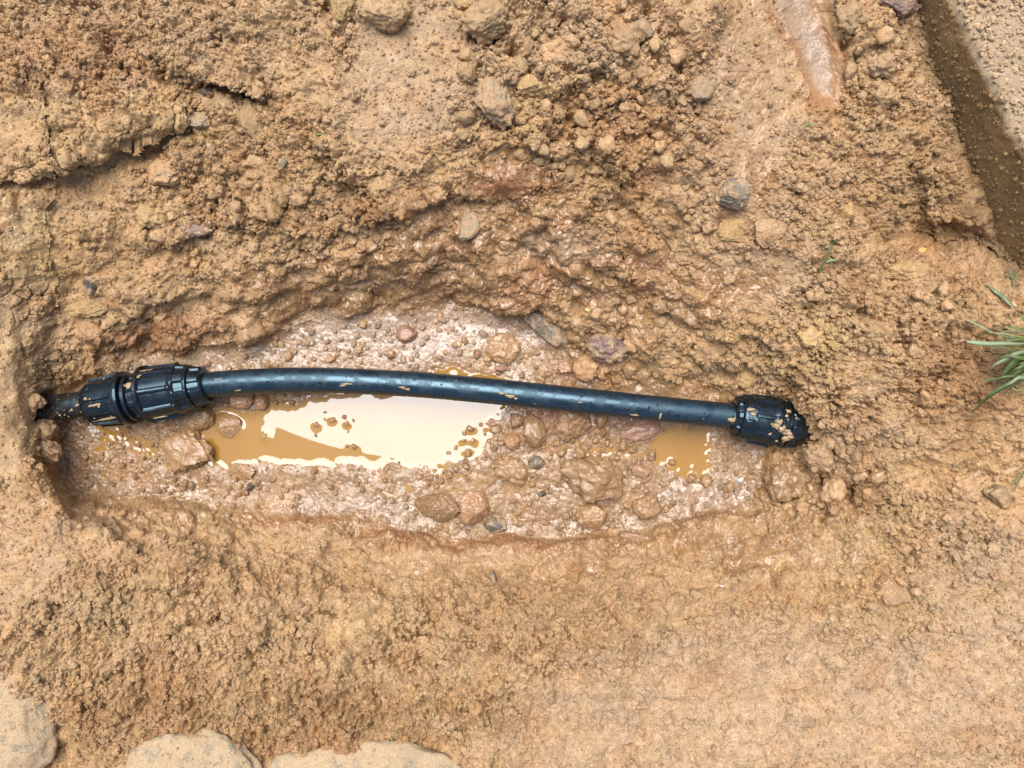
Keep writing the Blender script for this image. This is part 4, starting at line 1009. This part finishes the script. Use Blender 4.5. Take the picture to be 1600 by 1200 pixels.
def lathe(name, A, axis, prof, mat, parent, ribs=None, seg=160):
    """prof: (s, r) in mm along the axis; ribs: list of (count, height mm, half width deg, s0, s1, phase deg)"""
    a, b, c = frame(axis)
    S_ = []
    for (s0, r0), (s1, r1) in zip(prof[:-1], prof[1:]):
        nn = max(1, int(abs(s1 - s0) / 1.2))
        for q in range(nn): S_.append((s0 + (s1 - s0) * q / nn, r0 + (r1 - r0) * q / nn))
    S_.append(prof[-1])
    co_ = []
    for s, r in S_:
        for q in range(seg):
            th = 360.0 * q / seg; R = r
            for (cnt, hgt, hw, s0, s1, ph) in (ribs or []):
                if s0 <= s <= s1:
                    dd = abs((th + ph + 180 / cnt) % (360 / cnt) - 180 / cnt)
                    e = 1 - min(1, max(0, (dd - hw) / (hw * 0.6)))
                    e *= min(1, (s - s0) / 1.5 + .01, (s1 - s) / 1.5 + .01)
                    R += hgt * e
            t = math.radians(th)
            co_.append(tuple(A + a * (s / 1000) + (b * math.cos(t) + c * math.sin(t)) * (R / 1000)))
    n = len(S_)
    I = np.arange(n * seg).reshape(n, seg); J = np.roll(I, -1, 1)
    f = np.stack([I[:-1], J[:-1], J[1:], I[1:]], -1).reshape(-1, 4)
    me = np_mesh(name, np.array(co_), f)
    o = link(name, me, mat, parent)
    me.set_sharp_from_angle(angle=math.radians(38))
    return o


def catmull(P, n):
    out = []
    for i in range(len(P) - 1):
        p0 = P[max(i - 1, 0)]; p1 = P[i]; p2 = P[i + 1]; p3 = P[min(i + 2, len(P) - 1)]
        for q in range(n):
            t = q / n
            out.append(0.5 * ((2 * p1) + (p2 - p0) * t + (2 * p0 - 5 * p1 + 4 * p2 - p3) * t * t + (3 * p1 - p0 - 3 * p2 + p3) * t ** 3))
    out.append(P[-1]); return out


pipe = empty('water_pipe', W(640, 600, 0.03))
tag(pipe, 'black plastic water pipe with two compression couplings across the pit', 'pipe')
bpy.context.view_layer.update()
ZL, ZM, ZR = 0.043, 0.052, 0.045
pts = catmull([W(255, 613, ZL), W(320, 602, ZL + .002), W(400, 596, .048), W(500, 594, .051), W(640, 600, ZM), W(760, 610.5, ZM), W(900, 625, .051), W(1050, 641, .048), W(1150, 651, ZR), W(1210, 660, ZR)], 14)


def rel(o):
    o.matrix_parent_inverse = pipe.matrix_world.inverted(); return o


tube = rel(sweep('pipe_length', pts, [0.0163] * len(pts), 48, MATS['pipe_plastic'], pipe))
stub = rel(sweep('buried_pipe_end', catmull([W(20, 646, .036), W(70, 638, .040), W(120, 632, .042), W(160, 626, ZL)], 10), [0.0163] * 31, 40, MATS['muddy_plastic'], pipe))
stub['label'] = 'mud spattered pipe end going into the bank'


def px2mm(z): return (HC - z) / FPX * 1000


# left coupling
kL = px2mm(ZL)
A = W(138, 632, ZL); B = W(330, 600, ZL + .002)
axL = B - A
cl_ = rel(empty('coupling', A)); cl_.parent = pipe; cl_['label'] = 'two nut compression coupling at the left end'
bpy.context.view_layer.update()


def relc(o, c):
    o.matrix_parent_inverse = c.matrix_world.inverted(); return o


def mm(lst, k): return [(s * k, r * k) for s, r in lst]


CM = MATS['coupling_plastic']
relc(lathe('clamp_nut', A, axL, mm([(0, 20), (0, 25), (3, 30), (8, 33.5), (14, 35.2), (54, 38.0), (56, 41.5), (63, 42.5), (66, 41.5), (67, 34), (68, 30)], kL), CM, cl_,
           [(10, 2.8, 3.4, 10 * kL, 57 * kL, 8)]), cl_)
relc(lathe('coupling_body', A, axL, mm([(60, 28), (66, 32), (69, 32), (70, 37), (75, 37), (76.5, 31.5), (91, 31.5), (92, 34), (95, 34), (96, 30)], kL), CM, cl_,
           [(8, 2.0, 5, 76 * kL, 92 * kL, 20)]), cl_)
relc(lathe('clamp_nut', A, axL, mm([(91, 33), (92, 43.5), (94, 45.5), (98, 45.5), (100, 42), (101, 40.2), (143, 38.0), (146, 39.6), (149, 40), (151, 38.6), (152, 35.5), (164, 33.6), (166, 35), (169, 35), (170, 32)], kL), CM, cl_,
           [(8, 3.4, 3.6, 98 * kL, 149 * kL, 4), (8, 2.6, 8, 150 * kL, 167 * kL, 26)]), cl_)
relc(lathe('seal_ring', A, axL, mm([(168, 30), (169, 30.5), (180, 29), (186, 28.2), (189, 26.5), (189.5, 20.2)], kL), CM, cl_, [(8, 2.0, 7, 170 * kL, 188 * kL, 20)]), cl_)
# right coupling
kR = px2mm(ZR)
A2 = W(1143, 649, ZR); B2 = W(1290, 674, ZR - .003)
axR = B2 - A2
cr_ = rel(empty('coupling', A2)); cr_.parent = pipe; cr_['label'] = 'compression coupling half buried at the right end'
bpy.context.view_layer.update()
relc(lathe('seal_ring', A2, axR, mm([(0, 20.2), (0, 25.5), (3, 28.6), (10, 29.6), (12, 28)], kR), CM, cr_, [(8, 1.8, 7, 1 * kR, 10 * kR, 4)]), cr_)
relc(lathe('clamp_nut', A2, axR, mm([(9, 27), (10, 33), (12, 34.5), (25, 35.5), (26.5, 36.8), (29, 37), (30, 36), (58, 37.4), (60, 39), (66, 39.5), (68, 38.5), (69, 34), (70, 30)], kR), CM, cr_,
           [(8, 2.6, 3.2, 28 * kR, 62 * kR, 10), (8, 1.8, 7, 12 * kR, 25 * kR, 32)]), cr_)
relc(lathe('coupling_body', A2, axR, mm([(66, 30), (68, 34.5), (71, 34.5), (71.5, 36.6), (74, 36.6), (74.5, 34.5), (78, 34.5), (78.5, 36.6), (81, 36.6), (81.5, 34), (84, 33.5)], kR), CM, cr_), cr_)
relc(lathe('clamp_nut', A2, axR, mm([(83, 32), (84, 37.6), (88, 37.6), (90, 36), (100, 34), (112, 27), (126, 17), (136, 9), (140, 2)], kR), CM, cr_, [(8, 1.8, 3.2, 87 * kR, 106 * kR, 22)]), cr_)


# mud spatters and water drops clinging to the plastic
def stickers(name, spots, mat, parent, label):
    bm = bmesh.new(); r = random.Random(hash(name) % 1000 + 3 if False else 31)
    for (P0, nrm, tan, a_, b_, h_) in spots:
        bt = nrm.cross(tan).normalized()
        res = bmesh.ops.create_icosphere(bm, subdivisions=3 if a_ > .0024 else 2, radius=1.0)
        o_ = Vector((r.random() * 40, r.random() * 40, r.random() * 40))
        for vv in res['verts']:
            q = vv.co.copy(); s_ = (1 + .8 * mn.noise(q * 1.4 + o_)) if a_ < .0024 else max(.15, 1 + 1.0 * mn.noise(q * 1.3 + o_) + .9 * mn.noise(q * 3.2 + o_))
            vv.co = P0 + tan * (q.x * a_ * s_) + bt * (q.y * b_ * s_) + nrm * (q.z * h_)
    for f in bm.faces: f.smooth = True
    me = bpy.data.meshes.new(name); bm.to_mesh(me); bm.free()
    o = link(name, me, mat, parent); o['kind'] = 'stuff'; o['label'] = label
    return o


def on_axis(A_, ax, s, th, R):
    a, b, c = frame(ax); t = math.radians(th); n = b * math.cos(t) + c * math.sin(t)
    return A_ + a * s + n * R, n, a


def on_pipe(u, th):
    bestd, bi = 1e9, 0
    for i, q in enumerate(pts):
        uu = 800 + q.x * FPX / (HC - q.z)
        if abs(uu - u) < bestd: bestd, bi = abs(uu - u), i
    t = pts[min(bi + 1, len(pts) - 1)] - pts[max(bi - 1, 0)]
    uu = 800 + pts[bi].x * FPX / (HC - pts[bi].z)
    return on_axis(pts[bi] + t.normalized() * ((u - uu) * px2mm(.05) / 1000), t, 0, th, 0.0163)


# angle: 0 is the top of the tube, +90 towards the near (lower) side
r = random.Random(5)
sp_m = []
SGN = 1 if on_pipe(600, 60)[1].y < 0 else -1
for (u, th, a_, b_, h_) in ((548, 14, 5.5, 1.2, .5), (541, 22, 3, .9, .5), (632, 16, 4, 1.4, .5), (641, 24, 3.4, 1.2, .5), (786, 4, 5.5, 1.2, .5), (798, 14, 4.5, 1.6, .5), (806, 22, 2.5, 1.2, .4), (990, 42, 4.5, 1.4, .7),
                        (1029, 34, 1.4, 5, .4), (1141, 20, 6.5, 4.0, .9), (1137, 16, 3, 2.2, .8), (378, 40, 3.0, .9, .4), (350, -20, 4, .6, .3), (905, 8, 3, .6, .3)):
    P0, n_, t_ = on_pipe(u, th * SGN); sp_m.append((P0, n_, t_, a_ / 1000, b_ / 1000, h_ / 1000))
for _ in range(4):
    P0, n_, t_ = on_pipe(r.uniform(335, 1140), r.uniform(-70, 75)); sp_m.append((P0, n_, t_, r.uniform(.4, 1.6) / 1000, r.uniform(.3, .7) / 1000, .00025))
relp = lambda o, par: (setattr(o, 'matrix_parent_inverse', par.matrix_world.inverted()), o)[1]
relp(stickers('mud_spatter', sp_m, MATS['mud_splash'], tube, 'small cream coloured mud splashes'), tube)
sp_d = []
for _ in range(150):
    P0, n_, t_ = on_pipe(r.uniform(332, 1142), r.gauss(10, 38)); s_ = .5 + 1.7 * r.random() ** 3
    sp_d.append((P0, n_, t_, s_ * r.uniform(.8, 1.4) / 1000, s_ * .8 / 1000, s_ * .38 / 1000))
relp(stickers('water_drops', sp_d, MATS['water_drop'], tube, 'water drops beaded on the pipe'), tube)
sp_c = []
for _ in range(90):      # crumbs lying on the stub and left nut
    if r.random() < .7: P0, n_, t_ = on_axis(A, axL, r.uniform(-75, 6) * kL / 1000, r.gauss(0, 34), .0165)
    else: P0, n_, t_ = on_axis(A, axL, r.uniform(2, 60) * kL / 1000, r.gauss(0, 40), .0320)
    s_ = .35 + 2.2 * r.random() ** 4
    sp_c.append((P0, n_, t_, s_ / 1000, s_ * .8 / 1000, s_ * .6 / 1000))
for (s, th, R, a_, b_) in ((92 - 8, -30, 35.6, 5, 3), (103, -58, 41.5, 9, 2.2), (100, -42, 42, 4, 3.5), (40, 48, 38.5, 13, 1.5), (30, 8, 37, 6, 1.3), (118, 64, 43, 8, 1.0)):
    P0, n_, t_ = on_axis(A, axL, s * kL / 1000, th * SGN, R * kL / 1000); sp_c.append((P0, n_, t_, a_ / 1000, b_ / 1000, .0008))
bpy.context.view_layer.update()
relc(stickers('mud_crumbs', sp_c, MATS['mud_splash'], cl_, 'tan crumbs of earth stuck on the coupling'), cl_)
sp_c = []
for (s, th, R, a_, b_, h_) in ((18, -22, 36, 4, 2.5, 1.2), (22, -12, 36, 3, 2, 1), (58, 6, 38.6, 5, 3, 1.5), (62, -4, 39.2, 4, 3, 1.5), (68, 12, 39, 5, 3.5, 2), (74, 18, 37, 5, 3, 2), (80, 22, 37, 4, 3, 2), (78, 36, 37, 4, 4, 2), (84, 28, 38, 3, 2, 1.5), (52, 30, 38, 2, 2, 1), (66, 44, 39, 2, 2, 1.2), (72, -20, 38, 2, 2, 1.4), (76, -34, 37, 2.5, 2, 1.4)):
    P0, n_, t_ = on_axis(A2, axR, s * kR / 1000, th * SGN, R * kR / 1000); sp_c.append((P0, n_, t_, a_ / 1000, b_ / 1000, h_ / 1000))
for _ in range(34):
    P0, n_, t_ = on_axis(A2, axR, r.uniform(50, 92) * kR / 1000, r.gauss(-15, 40) * SGN, 37.5 * kR / 1000); s_ = .3 + 1.5 * r.random() ** 4
    sp_c.append((P0, n_, t_, s_ / 1000, s_ * .8 / 1000, s_ * .6 / 1000))
relc(stickers('mud_crumbs', sp_c, MATS['mud_splash'], cr_, 'tan crumbs of earth stuck on the coupling'), cr_)

bpy.context.view_layer.update()
PB = []
for o in [o_ for o_ in col.objects if o_.name.startswith('boulder')]:
    mi = o.matrix_world.inverted(); rg = random.Random(o.name)
    for _ in range(1800):
        q = o.matrix_world @ Vector((rg.uniform(-1, 1), rg.uniform(-1, 1), 0)); q.z = 1.0
        if mn.noise(q * 30) + rg.uniform(-.4, .4) < 0: continue
        dloc = (mi.to_3x3() @ Vector((0, 0, -1)))
        ok, hit, nn_, _i = o.ray_cast(mi @ q, dloc.normalized())
        if ok and nn_.normalized().z > .55: PB.append(tuple(o.matrix_world @ hit))
PB = np.array(PB); rg_ = np.random.default_rng(12)
crumbs('boulder_grit', 'sandy crumbs lying on the pale boulders', 0, None, None, 10, given=(PB, (.3 + 1.9 * rg_.random(len(PB)) ** 6) / 1000, np.tile([.45, .315, .185, 1.0], (len(PB), 1))))

# ------------------------------------------------------------------ concrete slab at the upper right
zt = 0.200
E0 = W(1476, -20, zt); E1 = W(1606, 250, zt)
ed = (E1 - E0).normalized(); inn = Vector((-ed.y, ed.x, 0))
if inn.x < 0: inn = -inn
prof = [(0.0, -0.20), (0.0, -.15), (0.0, -.11)] + [(0.0, -.11 + .102 * q / 36) for q in range(1, 37)] + [(0.001, -.005), (.003, -.002), (.006, 0)] + [(.006 + .0022 * q, 0) for q in range(1, 80)] + [(.18 + .03 * 1.35 ** q, 0) for q in range(1, 14)]
sl = np.concatenate([-np.cumsum(.01 * 1.35 ** np.arange(14))[::-1], np.arange(0, .42, .0022), .42 + np.cumsum(.01 * 1.35 ** np.arange(14))])
PS, PP = np.meshgrid(np.arange(len(prof)), sl)
pin = np.array([q[0] for q in prof])[PS]; pz = np.array([q[1] for q in prof])[PS]
top = pz > -0.004
hn = 1.5 * fbm(PP * 60, pin * 60, 701, 3) + .0
dd, ra = worley(PP * 1000, pin * 1000, 7, 711, .5, .3, .7); de, rb = worley(PP * 1000, pin * 1000, 3.5, 712, .6, .3, .7)
covr = sstep(.0, .5, fbm(PP * 18, pin * 18, 715, 3) + .15 + 6 * np.minimum(pin, .08) - .15)
zt_add = np.where(top, (2.6 * hn + 1.2 * dd * covr + 2.2 * de * (0.5 + .5 * covr)) / 1000, 0)
fn = (1.6 * fbm(PP * 40, pz * 40, 721, 4) + .6 * fbm(PP * 200, pz * 200, 725, 2)) / 1000
offx = np.where(top, 0, 1.2 * fn)
edge_n = .005 * fbm(PP * 60, pz * 60, 731, 4) * np.exp(-pin / .01) * np.exp(pz / .03)
xs = E0.x + ed.x * PP + inn.x * (pin + offx + edge_n); ys = E0.y + ed.y * PP + inn.y * (pin + offx + edge_n); zs_ = zt + pz + zt_add
fc = grid_faces(len(sl), len(prof))
me = np_mesh('concrete_slab', np.stack([xs, ys, zs_], -1).reshape(-1, 3), fc)
bmx = bmesh.new(); bmx.from_mesh(me); bmesh.ops.recalc_face_normals(bmx, faces=bmx.faces); bmx.to_mesh(me); bmx.free()
m, nt, p = nodes_of('slab_concrete')
g = N(nt, 'ShaderNodeNewGeometry'); pos = g.outputs['Position']
n1 = tex_noise(nt, pos, 30, 5, .6); n2 = tex_noise(nt, pos, 420, 5, .7); n3 = tex_noise(nt, pos, 14, 3)
sepz = N(nt, 'ShaderNodeSeparateXYZ'); nt.links.new(pos, sepz.inputs[0])
conc = mixc(nt, ramp(nt, n1.outputs['Fac'], .35, .65), (.41, .30, .18), (.48, .355, .215))
sand = mixc(nt, ramp(nt, n2.outputs['Fac'], .3, .7), (.36, .255, .155), (.54, .395, .25))
topc = mixc(nt, ramp(nt, n1.outputs['Fac'], .34, .5), conc, sand)
mudc = mixc(nt, ramp(nt, n3.outputs['Fac'], .4, .62), (.30, .20, .09), (.39, .245, .11))
mudc = mixc(nt, 1.0, mudc, ramp(nt, n2.outputs['Fac'], .3, .7, .75, 1.3), 'MULTIPLY')
vo = N(nt, 'ShaderNodeTexVoronoi'); vo.inputs['Scale'].default_value = 260; nt.links.new(pos, vo.inputs['Vector'])
sepc = N(nt, 'ShaderNodeSeparateColor'); nt.links.new(vo.outputs['Color'], sepc.inputs[0])
spk = math_n(nt, 'MULTIPLY', math_n(nt, 'GREATER_THAN', sepc.outputs[0], .88), ramp(nt, vo.outputs['Distance'], .2, .4, 1, 0))
mudc = mixc(nt, spk, mudc, (.42, .30, .16))
nt.links.new(mixc(nt, ramp(nt, math_n(nt, 'ADD', sepz.outputs[2], math_n(nt, 'MULTIPLY', n1.outputs['Fac'], .006)), zt - .006, zt + .001), mudc, topc), p.inputs['Base Color'])
p.inputs['Roughness'].default_value = .8; p.inputs['Specular IOR Level'].default_value = .3
b = N(nt, 'ShaderNodeBump'); b.inputs['Distance'].default_value = .0025; b.inputs['Strength'].default_value = 1.0
nt.links.new(n2.outputs['Fac'], b.inputs['Height']); nt.links.new(b.outputs[0], p.inputs['Normal'])
slab = link('concrete_slab', me, m)
r_ = np.random.default_rng(77); m_ = 5200
sa = r_.uniform(-.05, .36, m_); ta = r_.uniform(.002, .16, m_) ; ss = (.6 + 3.2 * r_.random(m_) ** 4) / 1000
PT = np.stack([E0.x + ed.x * sa + inn.x * ta, E0.y + ed.y * sa + inn.y * ta, np.full(m_, zt + .0015)], -1)
mf = 2600; sf = r_.uniform(-.05, .36, mf); zf = zt - .004 - .09 * r_.random(mf) ** .8; ff = (.4 + 2.2 * r_.random(mf) ** 4) / 1000
of = r_.uniform(-.0008, .0022, mf)
PF = np.stack([E0.x + ed.x * sf - inn.x * of, E0.y + ed.y * sf - inn.y * of, zf], -1)
crumbs('face_grit', 'mud grains stuck on the side of the slab', 0, None, None, 13, given=(PF, ff, np.tile([.33, .215, .10, 1.0], (mf, 1))))
crumbs('slab_grit', 'sand and grit lying on the concrete slab', 0, None, None, 9, given=(PT, ss, np.tile([.49, .35, .21, 1.0], (m_, 1))))
tag(slab, 'sandy concrete slab edge with mud stained side at upper right', 'slab')

# ------------------------------------------------------------------ grass
def blade_mesh(name, pts_, widths):
    """a folded ribbon with a midrib, 1 mm thick at the fold"""
    P = catmull(pts_, 7); n = len(P); co_ = []; f = []
    for i, q in enumerate(P):
        t = (P[min(i + 1, n - 1)] - P[max(i - 1, 0)]).normalized()
        side = t.cross(Vector((0, 0, 1)))
        if side.length < 1e-4: side = Vector((1, 0, 0))
        side.normalize(); up = side.cross(t).normalized()
        s = i / (n - 1); w_ = np.interp(s, np.linspace(0, 1, len(widths)), widths) / 2
        co_ += [tuple(q - side * w_ + up * w_ * .35), tuple(q - up * .0001), tuple(q + side * w_ + up * w_ * .35), tuple(q - up * .0005)]
        if i:
            o_ = 4 * i
            f += [(o_ - 4, o_ - 3, o_ + 1, o_), (o_ - 3, o_ - 2, o_ + 2, o_ + 1), (o_ - 2, o_ - 1, o_ + 3, o_ + 2), (o_ - 1, o_ - 4, o_, o_ + 3)]
    return np_mesh(name, np.array(co_), np.array(f))


gz = tz(1600, 545, 10)
tuft = empty('grass_tuft', W(1612, 552, gz)); bpy.context.view_layer.update()
tag(tuft, 'green grass tuft growing at the right edge of the picture', 'grass')
bl_ = [  # points (u, v, height above the tuft base in mm), width px at base..tip, material
 ([(1625, 540, 10), (1585, 537, 34), (1540, 537, 38), (1511, 534, 34)], (3, 4, 8, 9, 5), 'grass_pale'),
 ([(1620, 548, 8), (1590, 552, 36), (1562, 566, 34), (1546, 576, 26)], (4, 8, 8, 5, 1), 'grass_pale'),
 ([(1618, 556, 6), (1590, 562, 30), (1572, 580, 26), (1560, 596, 16)], (8, 14, 14, 9, 2), 'grass_blade'),
 ([(1625, 575, 8), (1590, 592, 34), (1555, 612, 30), (1534, 628, 16), (1519, 645, 4)], (5, 9, 8, 6, 2), 'grass_blade'),
 ([(1620, 590, 6), (1580, 588, 30), (1555, 592, 24), (1534, 593, 16)], (4, 6, 5, 4, 1), 'grass_blade'),
 ([(1622, 566, 6), (1596, 560, 40), (1575, 556, 40), (1558, 562, 34)], (4, 8, 6, 4, 1), 'grass_blade'),
 ([(1620, 530, 8), (1590, 526, 32), (1565, 521, 34), (1542, 520, 26)], (3, 4, 4, 3, 1), 'grass_straw'),
 ([(1615, 538, 8), (1580, 528, 26), (1552, 520, 26), (1530, 509, 20), (1504, 497, 10)], (2, 2.5, 2.5, 3, 4, 1), 'grass_pale'),
 ([(1620, 520, 8), (1600, 515, 32), (1580, 512, 32), (1568, 506, 22)], (4, 6, 5, 3, 1), 'grass_blade'),
 ([(1625, 605, 8), (1590, 610, 26), (1574, 600, 22), (1560, 592, 14)], (3, 4, 3, 2, 1), 'grass_straw'),
 ([(1625, 600, 8), (1596, 590, 40), (1580, 598, 42), (1566, 606, 34)], (4, 8, 7, 5, 1), 'grass_pale'),
 ([(1628, 618, 4), (1604, 606, 20), (1585, 612, 22), (1574, 622, 12)], (3, 2, 1.6, 1.4, 1), 'grass_straw'),
 ([(1625, 550, 4), (1598, 542, 22), (1570, 545, 22), (1548, 547, 12)], (2, 2, 1.8, 1.5, 1), 'grass_straw'),
 ([(1625, 560, 4), (1600, 575, 24), (1585, 584, 24), (1572, 590, 14)], (6, 9, 8, 6, 2), 'grass_blade'),
 ([(1630, 530, 4), (1608, 505, 30), (1598, 498, 34), (1590, 490, 30)], (5, 7, 6, 4, 1), 'grass_blade'),
 ([(1630, 580, 4), (1606, 570, 34), (1592, 575, 38), (1578, 582, 30)], (6, 10, 9, 6, 2), 'grass_blade'),
 ([(1630, 545, 4), (1605, 530, 30), (1580, 532, 34), (1556, 530, 22)], (4, 5, 4, 3, 1), 'grass_blade'),
 ([(1625, 535, 4), (1600, 520, 16), (1570, 518, 20), (1550, 526, 8)], (2, 2, 2, 1.5, 1), 'grass_pale'),
]
rg2 = random.Random(41)
for _ in range(26):
    u1 = rg2.uniform(1540, 1590); v1 = rg2.uniform(500, 625); u0 = rg2.uniform(1612, 1640); v0 = 552 + (v1 - 552) * .35 + rg2.uniform(-12, 12); hh = rg2.uniform(10, 34)
    w0 = rg2.uniform(1.2, 3.6)
    bl_.append(([(u0, v0, 5), (u0 + (u1 - u0) * .4, v0 + (v1 - v0) * .3 + rg2.uniform(-5, 5), hh), (u0 + (u1 - u0) * .75, v0 + (v1 - v0) * .7 + rg2.uniform(-4, 4), hh * .95), (u1, v1, hh * .5)], (w0, w0 * 1.2, w0, .8), rg2.choice(('grass_straw', 'grass_straw', 'grass_blade', 'grass_pale'))))
for pl, wd, mt in bl_:
    PP_ = [W(u, v, gz + h / 1000) for u, v, h in pl]
    o = link('blade', blade_mesh('blade', PP_, [w_ * .00058 for w_ in wd]), MATS[mt], tuft)
    o.matrix_parent_inverse = tuft.matrix_world.inverted()


def sprig(name, lab, blades, cat='grass'):
    u0, v0 = blades[0][0][0][:2]
    root = empty(name, W(u0, v0, tz(u0, v0))); bpy.context.view_layer.update(); tag(root, lab, cat)
    for pl, wd, mt in blades:
        PP_ = [W(u, v, max(tz(u, v, 6), tz(u, v, 1)) + h / 1000) for u, v, h in pl]
        o = link('blade', blade_mesh('blade', PP_, [w_ * .00072 for w_ in wd]), MATS[mt], root)
        o.matrix_parent_inverse = root.matrix_world.inverted()
    return root


sprig('grass_sprig', 'green grass sprig lying on the slope right of the angular grey stone', [
    ([(1279, 430, 3), (1286, 412, 6), (1294, 394, 6), (1303, 377, 4)], (3, 3.5, 3.5, 3), 'grass_blade'),
    ([(1291, 410, 4), (1298, 407, 6), (1306, 407, 4)], (2, 5, 2), 'grass_pale'),
    ([(1300, 380, 6), (1304, 377, 8), (1310, 378, 4)], (2, 3, 1), 'grass_blade')])
sprig('grass_blade_loose', 'single pale grass blade on the soil above the grass tuft', [([(1540, 444, 4), (1556, 456, 7), (1570, 467, 6), (1583, 481, 3)], (2, 6, 7, 3), 'grass_pale')])
sprig('grass_seedling', 'tiny pale seedling near the right edge above the tuft', [
    ([(1584, 446, 1), (1582, 434, 6), (1576, 420, 8)], (2, 2.5, 2), 'grass_pale'), ([(1583, 440, 2), (1589, 430, 7), (1590, 420, 6)], (1.5, 3, 1), 'grass_pale'), ([(1582, 437, 3), (1576, 431, 6), (1570, 428, 5)], (1.5, 3, 1), 'grass_pale')])
sprig('leaf_scrap', 'small green leaf scrap below the smeared clay streak', [([(1258, 198, 2), (1266, 194, 4), (1274, 196, 3)], (2, 4, 1), 'grass_blade')], 'leaf')
sprig('leaf_scrap', 'dark green leaf scrap on the upper slope by the smooth patch', [([(486, 212, 2), (496, 210, 4), (508, 209, 3)], (1, 4, 1), 'grass_blade')], 'leaf')
sprig('grass_blade_loose', 'green grass blade at the right edge under the tuft', [([(1584, 768, 2), (1590, 752, 6), (1600, 736, 8), (1612, 725, 8)], (2, 4, 4, 3), 'grass_blade')])
sprig('petal', 'tiny pale lilac petal on the right slope', [([(1442, 458, 2), (1450, 460, 4), (1459, 464, 2)], (2, 6, 2), 'petal')], 'petal')
